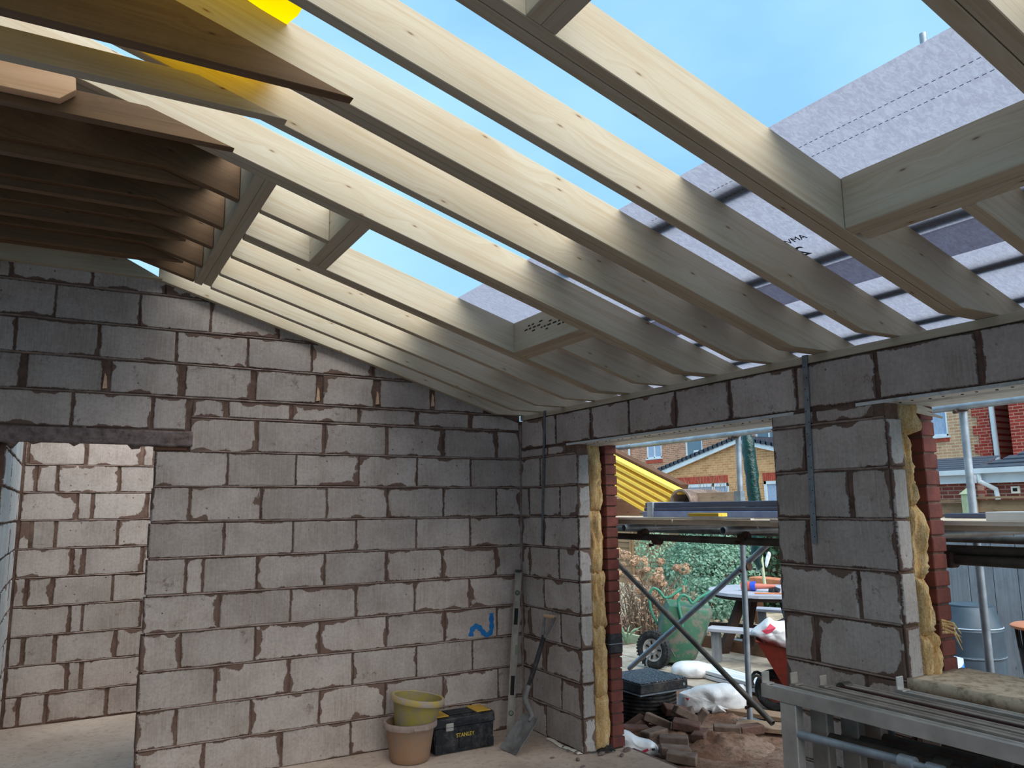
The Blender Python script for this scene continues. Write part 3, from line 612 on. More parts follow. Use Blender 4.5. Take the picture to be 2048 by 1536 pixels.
def cross(x0, x1, y0, y1, label, mat='wood', nm='trimmer', cat='trimmer', grp='roof trimmers', dz=0):
    m_ = (x0+x1)/2; w2 = abs(x1-x0)/2
    p = [(x0, rz(x0)-dz), (x1, rz(x1)-dz), (x1, rz(x1)+DV), (x0, rz(x0)+DV)]
    return fin(prism(B(), p, 'y', y0, y1), nm, M[mat], label=label, cat=cat, group=grp, grain=(0, 1, 0), bevel=.0025)
cross(-2.489, -2.442, -2.112, -.337, 'right hand half of the doubled header beam crossing under the far rafters', nm='header_beam', cat='beam', grp='header beam halves')
cross(-2.536, -2.490, -2.112, -.288, 'left hand half of the doubled header beam, its face towards the dark ceiling', nm='header_beam', cat='beam', grp='header beam halves')
cross(-2.112, -2.066, -2.112, -1.423, 'upper trimmer of the small roof light, half beside the jack rafter'); cross(-2.065, -2.018, -2.112, -1.423, 'upper trimmer of the small roof light, half beside the open sky')
tr = cross(-.865, -.818, -2.112, -1.423, 'lower trimmer of the small roof light with dark stamped marks'); cross(-.816, -.769, -2.112, -1.423, 'lower trimmer of the small roof light, half towards the wall plate')
cross(-2.155, -2.108, -4.464, -3.755, 'upper trimmer of the large roof light, half beside the jack rafter'); cross(-2.107, -2.060, -4.464, -3.755, 'upper trimmer of the large roof light, half beside the open sky')
cross(-.897, -.850, -4.464, -3.755, 'lower trimmer of the large roof light with its broad pale face'); cross(-.848, -.801, -4.464, -3.775, 'lower trimmer of the large roof light, half towards the wall plate')
# stamped dashes on the small lower trimmer
b = B()
for r_ in range(4):
    y = -1.55
    while y > -1.98:
        L = random.uniform(.012, .04)
        if random.random() < .72:
            z = rz(-.865)+.125-.019*r_; q = [b.verts.new(p) for p in ((-.8662, y, z), (-.8662, y-L, z+.001), (-.8662, y-L, z+.009), (-.8662, y, z+.008))]; b.faces.new(q)
        y -= L+random.uniform(.008, .02)
fin(b, 'stamped_marks', M['hole'], tr, label='black stamped dashes', kind='stuff')
# screw heads on the large trimmer
# ---- wall plate
wp = fin(box(-.002, .10, -6.6, -.003, 2.333, 2.3712), 'wall_plate', M['wood'], label='pale timber wall plate lying along the top of the block wall', cat='wall plate', grain=(0, 1, 0), bevel=.002)
fin(box(.001, .10, -8.3, -6.605, 2.333, 2.3712), 'wall_plate', M['wood'], label='wall plate over the corner behind the camera', cat='wall plate', grain=(0, 1, 0))
# ---- collars
def collar(y0, y1, x0, zb, dep, label, mat='wood', xr=None, nm='collar_tie', grp='ceiling collar ties'):
    xe = -(zb-Z0)/SL if xr is None else xr; xt = -(zb+dep-Z0)/SL if xr is None else xr
    p = [(x0, zb), (xe, zb), (xt, zb+dep), (x0, zb+dep)]
    return fin(prism(B(), p, 'y', y0, y1), nm, M[mat], label=label, cat='collar tie', group=grp, bevel=.002)
for i, (y, z_, nmx) in enumerate(((-.613, 3.098, 'nearest the gable wall'), (-.99, 3.108, 'second from the gable wall'), (-1.327, 3.125, 'third from the gable wall'), (-1.745, 3.118, 'fourth from the gable wall'))):
    collar(y+.001, y+.046, -4.3, z_, .095, 'dark horizontal collar tie '+nmx, 'wood_shade')
collar(-2.259, -2.213, -4.3, 3.10, .10, 'brown collar tie fixed to the doubled rafter behind the sawn stub', 'wood_shade')
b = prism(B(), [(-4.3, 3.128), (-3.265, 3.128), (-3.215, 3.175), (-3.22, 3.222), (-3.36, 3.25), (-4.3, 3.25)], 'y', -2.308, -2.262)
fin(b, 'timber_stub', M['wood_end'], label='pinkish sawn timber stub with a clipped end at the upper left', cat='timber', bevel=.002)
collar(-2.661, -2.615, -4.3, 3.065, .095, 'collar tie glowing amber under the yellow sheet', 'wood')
collar(-3.003, -2.957, -4.3, 3.022, .19, 'deep dark collar tie at the very top left corner', 'wood_shade')
# timber on top of the gable at the left
b = prism(B(), [(-3.62, 3.125), (-2.70, 3.122), (-2.93, 3.235), (-2.97, 3.25), (-3.18, 3.255), (-3.18, 3.235), (-3.62, 3.225)], 'y', -.085, -.035)
fin(b, 'gable_timber', M['wood'], label='pale horizontal timber lying on top of the gable blocks at the left', cat='timber', bevel=.002)
fin(box(-3.66, -3.59, -.09, .05, 3.06, 3.24), 'rusty_steel_end', M['brick'], label='red brown block end beside the gable timber at the far left edge', cat='block')
# ---- decking over the dark part, and the house roof behind
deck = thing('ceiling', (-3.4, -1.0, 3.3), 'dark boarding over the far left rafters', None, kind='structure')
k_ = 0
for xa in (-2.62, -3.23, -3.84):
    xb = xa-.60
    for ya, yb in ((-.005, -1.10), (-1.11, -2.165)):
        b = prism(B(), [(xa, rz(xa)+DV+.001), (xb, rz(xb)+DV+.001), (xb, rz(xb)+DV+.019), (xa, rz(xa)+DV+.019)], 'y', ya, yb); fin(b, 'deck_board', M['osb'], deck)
b = prism(B(), [(-2.9, rz(-2.9)+DV+.002), (-6.3, rz(-6.3)+DV+.002), (-6.3, rz(-6.3)+DV+.03), (-2.9, rz(-2.9)+DV+.03)], 'y', -3.35, -8.3); fin(b, 'deck_board', M['osb'], deck)  # unseen stretch, put over the near rafters to keep this side dark
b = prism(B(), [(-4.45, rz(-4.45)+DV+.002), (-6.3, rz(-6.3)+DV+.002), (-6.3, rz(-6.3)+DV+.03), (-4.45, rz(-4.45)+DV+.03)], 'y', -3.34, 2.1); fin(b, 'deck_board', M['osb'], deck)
# ---- membrane and battens over the eaves
def memb(xa, xb, dz, label):
    def fn(u, v):
        x = xa+(xb-xa)*u; y = -6.6+6.62*v; s = .003*noise.noise((x*5, y*4, 2))+(-.012*max(0, noise.noise((x*6, y*2.6, 8)))if x > -.9 else 0)
        return Vector((x, y, rz(x)+DV+dz+s*.4))
    o = fin(sheet(fn, 24, 90), 'roofing_membrane', M['membrane'], label=label, cat='membrane', group='membrane strips', smooth=True); return o
m1 = memb(-1.235, -.278, .003, 'upper strip of pale grey translucent roofing membrane with dashed lines'); m2 = memb(-.458, .50, .007, 'lower strip of pale grey translucent membrane lapped at the eaves')
b = B()
for xx in (-1.10, -1.04):
    y = -3.05
    for seg in range(160):
        y = -3.0-seg*.021
        if seg > 42 and y > -4.2+.0: pass
        if y < -5.9: break
        q = [b.verts.new((x_, y_, rz(x_)+DV+.0005)) for x_, y_ in ((xx, y), (xx, y-.012), (xx-.003, y-.012), (xx-.003, y))]; b.faces.new(q)
fin(b, 'printed_dashes', M['print'], m1, label='two rows of printed dashes', kind='stuff')
def text_mesh(s, size, name='lettering'):
    cu = bpy.data.curves.new(name, 'FONT'); cu.body = s; cu.size = size; cu.extrude = .0006; ob = bpy.data.objects.new(name, cu); COL.objects.link(ob)
    dg = bpy.context.evaluated_depsgraph_get(); me = bpy.data.meshes.new_from_object(ob.evaluated_get(dg)); bpy.data.objects.remove(ob); return me
def place_text(s, size, mat, parent, mtx, label):
    me = text_mesh(s, size); me.transform(mtx); b = B(); b.from_mesh(me); bpy.data.meshes.remove(me); return fin(b, 'lettering', mat, parent, label=label)
# partly hidden grey lettering on the membrane, read from above
R3 = Matrix(((0, -SL, 0), (1, 0, 0), (0, 0, 1)))
def mem_text(s, size, x, y):
    ax = Vector((0, -1, 0)); ay = Vector((-1, 0, SL)).normalized(); az = ax.cross(ay)
    mt = Matrix((( -ax.x, ay.x, az.x, x), (-ax.y, ay.y, az.y, y), (-ax.z, ay.z, az.z, rz(x)+DV-.001), (0, 0, 0, 1)))
    place_text(s, size, M['print'], m1, mt, 'grey printed letters')
mem_text('AMV', .045, -.67, -3.42); mem_text('2D', .10, -.57, -3.36)
for i, (x0, x1) in enumerate(((-1.068, -1.005), (-.53, -.465), (-.158, -.105), (.12, .17))):
    b = prism(B(), [(x0, rz(x0)+DV+.016), (x1, rz(x1)+DV+.016), (x1, rz(x1)+DV+.041), (x0, rz(x0)+DV+.041)], 'y', -6.55, -3.70 if i == 0 else -.01)
    if i == 0:
        bb = prism(B(), [(x0, rz(x0)+DV+.016), (x1, rz(x1)+DV+.016), (x1, rz(x1)+DV+.041), (x0, rz(x0)+DV+.041)], 'y', -3.64, -2.23)
        fin(bb, 'roofing_batten', M['wood'], label='highest tile batten left of the large roof light', cat='batten', group='tile battens over the membrane', grain=(0, 1, 0)); b.free(); continue
    fin(b, 'roofing_batten', M['wood'], label='tile batten over the membrane, %s up from the eaves' % ['', 'third', 'second', 'first'][i], cat='batten', group='tile battens over the membrane', grain=(0, 1, 0))
# ---- yellow sheet
def ys(u, v):
    y = -3.28+.425*v; xr_ = -2.60-.22*max(0, (y+2.95))+.03*noise.noise((y*6, 1, 2))-.25*max(0, y+2.55); x = xr_-(1.55)*u
    return Vector((x, y, rz(x)+DV+.006+.022*max(-.2, noise.noise((x*7, y*5, 3)))-.03*(1-u)**6*abs(math.sin(y*9))))
ysh = fin(sheet(ys, 50, 46), 'yellow_sheet', M['yellow_sheet'], label='bright yellow plastic sheet draped over the upper left rafters', cat='plastic sheet', smooth=True)
def sag(u, v):
    x = -2.56-.02*math.sin(v*11)-1.5*u; y = -2.618-.232*v; d = .085+.13*min(1, max(0, (-2.55-x)/.45)); d *= min(1, .45+u*14)
    return Vector((x, y, rz(x)+DV+.003-d*math.sin(math.pi*(.08+.84*v))**.8+.012*noise.noise((x*13, y*9, 2))+.006*noise.noise((x*40, y*20, 2))))
fin(sheet(sag, 60, 14), 'sagging_fold', M['yellow_sheet'], ysh, label='yellow fold sagging between two rafters', smooth=True)
# ---- galvanised restraint straps
def strap(y, z0_, z1_, lean, label):
    t_ = thing('restraint_strap', (-.006, y, z0_), label, 'strap')
    b = B(); yb = y+lean
    prism(b, [(yb-.0155, z0_), (yb+.0155, z0_), (y+.0155, z1_), (y-.0155, z1_)], 'x', -.0095, -.0065); fin(b, 'strap_leg', M['galv'], t_)
    fin(box(-.0095, .11, y-.0155, y+.0155, 2.3722, 2.3745), 'strap_top', M['galv'], t_)
    n = int((z1_-z0_)/.055)
    for i in range(n):
        z = z0_+.03+i*.055; yy = yb+(y-yb)*(z-z0_)/(z1_-z0_)+(.006 if i % 2 else -.006); b = B(); tube(b, (-.0098, yy, z), (-.0092, yy, z), .0032, 8); fin(b, 'hole', M['hole'], t_)
strap(-2.822, 1.46, 2.3735, .02, 'perforated galvanised strap hanging down the face of the block pier')
strap(-.385, 1.385, 2.3735, .065, 'dull galvanised strap hanging near the inner corner')
# ================================================================== things in the room
# ---- lower tan bucket
def bucket(loc, r0, r1, h, rim_m, body_m, label, tilt=None, rimw=.014, inner=None):
    t_ = thing('bucket', loc, label, 'bucket'); X_ = Matrix.Translation(Vector(loc))
    if tilt: X_ = X_ @ Matrix.Rotation(tilt[1], 4, 'Y') @ Matrix.Rotation(tilt[0], 4, 'X')
    prof = [(r0-.006, 0), (r0, .006)]+[(r0+(r1-r0)*k/7, h*k/7) for k in range(1, 8)]+[(r1-.006, h)]+[(r0+(r1-r0)*k/7-.007, h*k/7+.002) for k in range(6, 0, -1)]+[(r0-.01, .01)]
    b = lathe(B(), prof, n=40); fin(b, 'body', body_m, t_, smooth='auto', xf=X_, origin=loc)
    b = lathe(B(), [(r1-.008, h-.002), (r1+.002, h-.034), (r1+rimw-.002, h-.034), (r1+rimw, h-.028), (r1+rimw, h-.004), (r1+rimw-.005, h+.003), (r1-.004, h+.003), (r1-.008, h-.002)], n=40, cap0=False, cap1=False)
    for v in b.verts: v.co += Vector((0, 0, .002*noise.noise(v.co*20)))
    fin(b, 'rim', rim_m, t_, smooth='auto', xf=X_, origin=loc)
    return t_, X_
t_, X_ = bucket((-1.045, -.285, .004), .128, .166, .245, M['tan_rim'], M['tan'], 'tan plastic builder\'s bucket on the floor, yellow bucket standing in it')
b = B(); tube(b, (-.045, -.174, .222), (.055, -.178, .222), .0085, 10); fin(b, 'handle_grip', M['tan_rim'], t_, xf=X_, label='pale roller grip of the bucket handle', origin=(-1.04, -.46, .22))
pp = [(.172*math.cos(a), -.172*math.sin(a), .225-.012*math.sin(a)) for a in [math.pi*i/16 for i in range(17)]]
b = sweep(B(), pp, .003, 6); fin(b, 'handle', M['galv'], t_, xf=X_, origin=(-1.04, -.46, .21))
t_, X_ = bucket((-1.025, -.285, .165), .122, .168, .235, M['yel_rim'], M['yel_bucket'], 'yellow mortar stained bucket nested at a tilt in the tan bucket', tilt=(math.radians(2), math.radians(8)))
b = lathe(B(), [(.0, .10), (.07, .105), (.125, .10), (.14, .12)], n=28, cap0=False, cap1=False)
for v in b.verts: v.co.z += .012*fbm(v.co, 12)
fin(b, 'dried_cement', M['cement'], t_, xf=X_, smooth=True, origin=(-1.02, -.28, .27))
# ---- tool box
T = thing('toolbox', (-.655, -.205, .004), 'black dusty toolbox with yellow lid trays by the bucket', 'toolbox')
bx0, bx1, by0, by1 = -.885, -.425, -.318, -.095
b = prism(B(), [(bx0+.012, .004), (bx1-.012, .004), (bx1, .175), (bx0, .175)], 'y', by0+.004, by1); fin(b, 'body', M['box'], T, bevel=.008, seg=2)
for x in (bx0+.006, bx1-.05): fin(box(x, x+.044, by0-.004, by0+.004, .008, .07), 'corner_foot', M['box'], T, bevel=.004)
fin(box(-.70, -.61, by0-.003, by0+.004, .03, .15), 'front_rib', M['box'], T, bevel=.004)
b = prism(B(), [(by0-.004, .172), (by1+.004, .172), (by1-.004, .222), (by1-.03, .236), (by0+.03, .236), (by0+.002, .226)], 'x', bx0-.004, bx1+.004); fin(b, 'lid', M['box'], T, bevel=.004)
for x0, x1 in ((bx0+.012, bx0+.125), (bx1-.125, bx1-.012)): fin(box(x0, x1, by0+.025, by1-.02, .235, .243), 'lid_tray', M['box_yel'], T, bevel=.004, label='dusty yellow organiser lid')
for k in range(4): fin(box(bx0+.135, bx1-.135, by0+.045+.034*k, by0+.062+.034*k, .235, .245), 'lid_groove', M['box'], T, bevel=.003)
fin(box(bx0+.15, bx1-.05, by0-.013, by0-.004, .188, .206), 'handle_bar', M['box'], T, bevel=.003)
fin(box(-.802, -.744, by0-.014, by0-.003, .150, .200), 'latch', M['alu'], T, bevel=.004, label='bright metal latch')
fin(box(-.80, -.746, by0-.017, by0-.013, .172, .177), 'latch_fold', M['galv'], T)
mt = Matrix(((1, 0, 0, -.722), (0, 0, -1, by0-.0042), (0, 1, 0, .102), (0, 0, 0, 1)))
me = text_mesh('STANLEY', .036); mx_ = max(v.co.x for v in me.vertices); me.transform(Matrix.Diagonal((.138/mx_, 1, 1, 1))); me.transform(mt); b = B(); b.from_mesh(me)
fin(b, 'lettering', M['yel_ink'], T, label='yellow maker lettering')
# ---- spirit level leaning in the corner
T = thing('spirit_level', (-.275, -.265, 0), 'long aluminium spirit level leaning upright in the room corner', 'spirit level')
p0, p1 = Vector((-.272, -.262, .003)), Vector((-.062, -.052, 1.168)); ax = (p1-p0).normalized(); wd = Vector((.86, -.5, 0)); wd = (wd-ax*wd.dot(ax)).normalized(); th = ax.cross(wd)
if th.y > 0: th = -th
L_ = (p1-p0).length
XL = Matrix(((wd.x, th.x, ax.x, p0.x), (wd.y, th.y, ax.y, p0.y), (wd.z, th.z, ax.z, p0.z), (0, 0, 0, 1)))
def lb(x0, x1, y0, y1, z0, z1, nm, m_, bev=.0, label=None): return fin(box(x0, x1, y0, y1, z0, z1), nm, m_, T, xf=XL, bevel=bev, label=label, origin=p0+ax*((z0+z1)/2))
lb(-.026, -.019, -.012, .012, 0, L_, 'flange', M['alu_dirty'], .001); lb(.019, .026, -.012, .012, 0, L_, 'flange', M['alu_dirty'], .001)
lb(-.019, .019, -.006, .006, 0, L_, 'web', M['alu_dirty'])
lb(-.027, .027, -.013, .013, 0, .03, 'end_cap', M['black_plastic'], .002); lb(-.027, .027, -.013, .013, L_-.02, L_, 'end_cap', M['black_plastic'], .002)
for zf in (.145, .85):
    b = B(); tube(b, (0, .0055, L_*(1-zf)), (0, .011, L_*(1-zf)), .018, 20); fin(b, 'vial_ring', M['black_plastic'], T, xf=XL, origin=p0+ax*(L_*(1-zf)))
    b = B(); tube(b, (0, .0105, L_*(1-zf)), (0, .0125, L_*(1-zf)), .012, 16); fin(b, 'vial', M['vial'], T, xf=XL, origin=p0+ax*(L_*(1-zf)+.001))
for a, c in ((.24, .34), (.64, .75)): lb(-.014, .014, .0055, .0075, L_*(1-c), L_*(1-a), 'hand_slot', M['hole'])
lb(.006, .024, .0055, .013, L_*.48, L_*.54, 'centre_vial', M['vial'])
# ---- shovel
T = thing('shovel', (-.42, -.52, 0), 'worn steel square shovel leaning against the right wall corner', 'shovel')
q0, q1 = Vector((-.42, -.52, .002)), Vector((-.035, -.452, .862)); ax = (q1-q0).normalized(); wd = Vector((.15, -1, 0)); wd = (wd-ax*wd.dot(ax)).normalized(); nn = wd.cross(ax).normalized()
if nn.x > 0: nn = -nn
XS = Matrix(((wd.x, nn.x, ax.x, q0.x), (wd.y, nn.y, ax.y, q0.y), (wd.z, nn.z, ax.z, q0.z), (0, 0, 0, 1))); LS = (q1-q0).length
bl0, bl1 = Vector((-.415, -.515, .004)), Vector((-.215, -.497, .205)); bx_ = (bl1-bl0).normalized(); bw_ = (Vector((.12, -1, 0))-bx_*Vector((.12, -1, 0)).dot(bx_)).normalized(); bn_ = bw_.cross(bx_).normalized()
if bn_.z < 0: bn_ = -bn_
XBl = Matrix(((bw_.x, bn_.x, bx_.x, bl0.x), (bw_.y, bn_.y, bx_.y, bl0.y), (bw_.z, bn_.z, bx_.z, bl0.z), (0, 0, 0, 1)))
def blade(u, v):
    w_ = .10-.006*v; x = -w_+2*w_*u; dish = .020*(abs(2*u-1)**2.4)+.012*max(0, v-.86)/.14
    return Vector((x, dish, .285*v-(0 if v < .9 else .015*abs(2*u-1))))
b = sheet(blade, 14, 14); bmesh.ops.solidify(b, geom=b.faces[:], thickness=.003); fin(b, 'blade', M['spade'], T, xf=XBl, smooth='auto', origin=q0)
def onS(z_): return XS @ Vector((0, .002, z_))
b = B(); sweep(b, smoothpts([XBl@Vector((0, .012, .24)), XBl@Vector((0, .018, .285)), onS(.36), onS(.47)], 4), [.010, .012, .014, .016, .017, .018, .0185, .0185, .0185, .018, .018, .0175, .0175], 12); fin(b, 'socket', M['spade'], T, smooth=True)
b = B(); sweep(b, [(0, .004, .45), (0, .0, .62), (0, 0, LS-.14)], [.0175, .017, .0165], 12); fin(b, 'shaft', M['shaft'], T, xf=XS, smooth=True, origin=q0+ax*.6)
b = B()
for s_ in (-1, 1): sweep(b, [(0, 0, LS-.16), (s_*.03, 0, LS-.10), (s_*.05, 0, LS-.03), (s_*.052, 0, LS)], [.014, .011, .010, .009], 8)
fin(b, 'handle_yoke', M['spade'], T, xf=XS, origin=q0+ax*.85)
b = B(); tube(b, (-.056, 0, LS), (.056, 0, LS), .0135, 12); fin(b, 'handle_grip', M['wood_end'], T, xf=XS, smooth='auto', label='pale worn wooden grip', origin=q0+ax*.93)
# ---- builder's trestles stacked upright along the right wall
def trestle(x, y1, zt, label, mat, tabz, n_post=True, yend=-5.05, tube_m='tube', inner=None):
    T = thing('trestle', (x+.025, (y1+yend)/2, 0), label, 'trestle', 'stacked aluminium trestles')
    pr = [(x, zt-.052), (x+.05, zt-.052), (x+.05, zt), (x+.040, zt), (x+.038, zt-.004), (x+.012, zt-.004), (x+.010, zt), (x, zt)]
    fin(prism(B(), pr, 'y', yend, y1), 'top_rail', M[mat], T, grain=(0, 1, 0))
    if tabz: fin(box(x+.004, x+.046, y1-.007, y1, zt, zt+tabz), 'end_tab', M[mat], T, bevel=.002); fin(box(x+.002, x+.048, y1-.03, y1-.006, zt-.001, zt+.004), 'end_weld', M[mat], T)
    for yy in (y1-.13, yend+.12): fin(box(x+.003, x+.047, yy-.040, yy+.040, .012, zt-.052), 'post', M[mat], T, bevel=.004)
    fin(box(x-.0, x+.05, yend, y1, 0, .05), 'foot_rail', M[mat], T)
    zz = .755; b = B(); tube(b, (x+.02, y1-.09, zz-.01), (x+.02, y1-.62, zz+.008), .0165, 14); fin(b, 'brace_tube', M[tube_m], T, smooth='auto', label='smooth telescopic brace tube')
    b = B(); tube(b, (x+.02, y1-.60, zz+.007), (x+.02, y1-.655, zz+.009), .024, 14); fin(b, 'collar', M[tube_m], T, smooth='auto')
    b = B(); tube(b, (x+.02, y1-.65, zz+.009), (x+.02, yend+.15, zz+.0), .0125, 14); fin(b, 'inner_tube', M[tube_m], T, smooth='auto')
    b = B(); tube(b, (x+.02, y1-.70, zz+.009), (x+.02, y1-.755, zz+.01), .0215, 14); fin(b, 'locking_ring', M[tube_m], T, smooth='auto')
    return T
trestle(-.585, -2.96, .913, 'nearest aluminium trestle frame, its bright brace tube in front', 'alu', .045)
trestle(-.512, -3.045, .916, 'second aluminium trestle frame from the camera side', 'alu_dirty', .045, tube_m='tube_dark', yend=-5.12)
trestle(-.441, -3.13, .916, 'third aluminium trestle frame, in the middle of the stack', 'alu_dirty', .04, tube_m='tube_dark', yend=-5.18)
T = trestle(-.345, -3.16, .917, 'fourth trestle frame with a dark red side beside the wide gap', 'alu_dirty', 0, tube_m='tube_dark', yend=-5.2)
fin(box(-.352, -.3455, -5.2, -3.165, .868, .914), 'red_channel', M['redlead'], T, label='dark red painted channel')
b = B(); tube(b, (-.35, -3.166, .90), (-.30, -3.166, .90), .026, 14); fin(b, 'round_end', M['tube_dark'], T)
trestle(-.250, -3.34, .917, 'fifth aluminium trestle frame, closest to the sill', 'alu', .05, tube_m='tube_dark', yend=-5.3)
for y in (-3.33,): 
    T = thing('hanging_bracket', (-.28, y, .7), 'small pale perforated bracket hanging between the trestles', 'bracket'); fin(box(-.287, -.283, y-.016, y+.016, .74, .866), 'plate', M['galv'], T)
    b = B(); tube(b, (-.2885, y, .80), (-.2865, y, .80), .005, 8); fin(b, 'hole', M['hole'], T)
# ---- rubbish on the floor by the jamb
rub = [(-.03, -.60, .012, .5), (-.05, -.68, .01, .9), (-.02, -.75, .014, .2), (-.10, -.87, .012, 1.1), (.10, -.86, .016, .3), (.2, -.95, .012, .7), (-.22, -.75, .008, 0), (.30, -.88, .018, .4), (-.15, -1.0, .009, .2)]
for i, (x, y, s_, a) in enumerate(rub):
    b = B(); bmesh.ops.create_icosphere(b, subdivisions=2, radius=s_)
    for v in b.verts: v.co = Vector((v.co.x*2.2, v.co.y*1.1, v.co.z*.7))*(1+.35*noise.noise(v.co*90+Vector((i, 0, 0))))
    fin(b, 'rubble', M['stones'], label='mortar crumb on the floor near the left jamb', cat='rubble', group='mortar crumbs by the jamb', xf=Matrix.Translation((x, y, s_*.45))@Matrix.Rotation(a, 4, 'Z'))
b = sheet(lambda u, v: Vector((-.006-.04*v+.01*math.sin(u*9), -.79+.42*u, .007+.02*v*(1-v)+.006*noise.noise((u*9, v*3, 1)))), 24, 5); bmesh.ops.solidify(b, geom=b.faces[:], thickness=.004)
fin(b, 'dust_strip', M['plank_edge'], label='pale strip of debris at the foot of the right wall', cat='strip', smooth=True)
b = sheet(lambda u, v: Vector((.10+.12*u, -.86+.07*v, .010+.02*u*v+.010*noise.noise((u*7, v*6, 1)))), 10, 8); bmesh.ops.solidify(b, geom=b.faces[:], thickness=.003)
fin(b, 'damp_proof_course', M['black_plastic'], label='crumpled black plastic strip at the foot of the left jamb', cat='plastic strip', smooth=True)

# ================================================================== outside, near
def pill(O, d, outline, thick, mat, name, label=None, cat=None, group=None, parent=None, crump=.02, seed=1, rings=7, freq=11, kind=None, prints=()):
    d = Vector((d[0], d[1], 0)).normalized(); r = Vector((d.y, -d.x, 0)); O = Vector(O); n = len(outline)
    pts = smoothpts([(p[0], p[1], 0) for p in outline+[outline[0]]], 4)[:-1]; cx = sum(p.x for p in pts)/len(pts); cz = sum(p.y for p in pts)/len(pts)
    def W_(px, pz, dep):
        p = O+r*px+d*dep; p.z = pz; c_ = fbm(p+Vector((seed, 0, 0)), freq)*crump; q = p-d*abs(c_)*1.4; q.z += c_*.5; return q
    b = B()
    for s_ in (-1, 1):
        prev = None
        for k in range(rings+1):
            t_ = 1-k/rings
            if t_ == 0: ring = [b.verts.new(W_(cx, cz, s_*thick))]
            else: ring = [b.verts.new(W_(cx+(p.x-cx)*t_, cz+(p.y-cz)*t_, s_*thick*math.sqrt(max(0, 1-t_**3)))) for p in pts]
            if prev:
                m = len(prev)
                for i in range(m):
                    if len(ring) == 1: fs = (prev[i], prev[(i+1) % m], ring[0])
                    else: fs = (prev[i], prev[(i+1) % m], ring[(i+1) % m], ring[i])
                    b.faces.new(fs)
            prev = ring
    bmesh.ops.remove_doubles(b, verts=b.verts, dist=.0004); bmesh.ops.recalc_face_normals(b, faces=b.faces)
    o = fin(b, name, mat, parent, label=label, cat=cat, group=group, smooth=True, kind=kind)
    for nm, m_, poly, lb_ in prints:
        pc = Vector((sum(p[0] for p in poly)/len(poly), sum(p[1] for p in poly)/len(poly))); b = B(); ring = [b.verts.new(W_(p[0], p[1], -thick*1.0)-d*.006) for p in poly]; c0 = b.verts.new(W_(pc.x, pc.y, -thick*1.03)-d*.008)
        for i in range(len(ring)): b.faces.new((ring[i], ring[(i+1) % len(ring)], c0))
        fin(b, nm, m_, o, label=lb_)
    return o
# ground
def gz(x, y): return -.15+.012*fbm((x, y, 0), 1.7)+.006*fbm((x, y, 3), 7)-.02*max(0, noise.noise((x*1.6, y*1.6, 8)))
b = sheet(lambda u, v: (lambda x, y: Vector((x, y, gz(x, y)-(0 if x > .5 else .0))))(.355+4.6*u**1.4, -8.0+13.5*v), 70, 110)
fin(b, 'ground', M['soil'], kind='structure', label='reddish disturbed soil outside the openings', smooth=True)
fin(box(.355, 40, -20, 45, -.9, -.30), 'ground_garden', M['soil'], kind='structure')
# beyond X = 4.9: gravel and lawn level
fin(sheet(lambda u, v: Vector((4.4+20*u, -12+42*v, -.17+.02*fbm((u*60, v*90, 0), 1))), 40, 60), 'ground_gravel', M['stone'], kind='structure', smooth=True)
# paving slabs by the barrow
T = thing('paving', (2.9, 1.9, -.15), 'pale concrete paving slabs beyond the scaffold', 'paving')
for i in range(5):
    for j_ in range(5):
        x, y = 1.95+.455*i, .75+.455*j_
        if (x-2.0)+(y-.7) < .3: continue
        z = -.128+random.uniform(-.004, .004); fin(box(x, x+.445, y, y+.445, z-.03, z), 'slab', M['paving'], T, bevel=.004)
# soil heaps and step boards
def heap(x, y, rx, ry, h, nm, label, seed, mat='soil'):
    def fn(u, v):
        a = 2*math.pi*u; rr = v; X__ = x+rx*rr*math.cos(a); Y__ = y+ry*rr*math.sin(a); return Vector((X__, Y__, gz(X__, Y__)-.02+h*(1-rr**2)*(1+.5*fbm((X__, Y__, seed), 9))))
    b = sheet(fn, 40, 12); bmesh.ops.remove_doubles(b, verts=b.verts, dist=.0005); return fin(b, nm, M[mat], label=label, cat='soil heap', smooth=True)
heap(1.32, -.78, .42, .34, .10, 'soil_heap', 'low heap of red brown soil in front of the brick pile', 3); heap(1.0, -.35, .5, .42, .10, 'soil_heap', 'soil heaped under the brick pile', 8); heap(2.0, -.15, .35, .3, .06, 'soil_heap', 'reddish broken earth round the scaffold foot', 12)
fin(box(.36, .46, -1.9, -.75, -.16, -.035), 'step_block', M['brick_oldred'], label='red brown block kerb outside the left opening', cat='kerb', bevel=.008)
b = prism(B(), [(.44, -.085), (.62, -.125), (.62, -.14), (.44, -.10)], 'y', -1.55, -.95); fin(b, 'step_board', M['wood_board'], label='dusty broken board lying outside the left opening', cat='board', grain=(0, 1, 0), bevel=.002)
for i, (x, y, z, L, a, w_) in enumerate(((1.95, -.78, -.13, .75, 2.2, .22), (2.1, -.40, -.12, .55, 2.0, .18))):
    b = box(-L/2, L/2, -w_/2, w_/2, 0, .035); fin(b, 'sole_board', M['wood_board'], label=['weathered sole board under the scaffold foot', 'second board lying beyond the scaffold foot'][i], cat='board', bevel=.003, xf=Matrix.Translation((x, y, z))@Matrix.Rotation(a, 4, 'Z'))
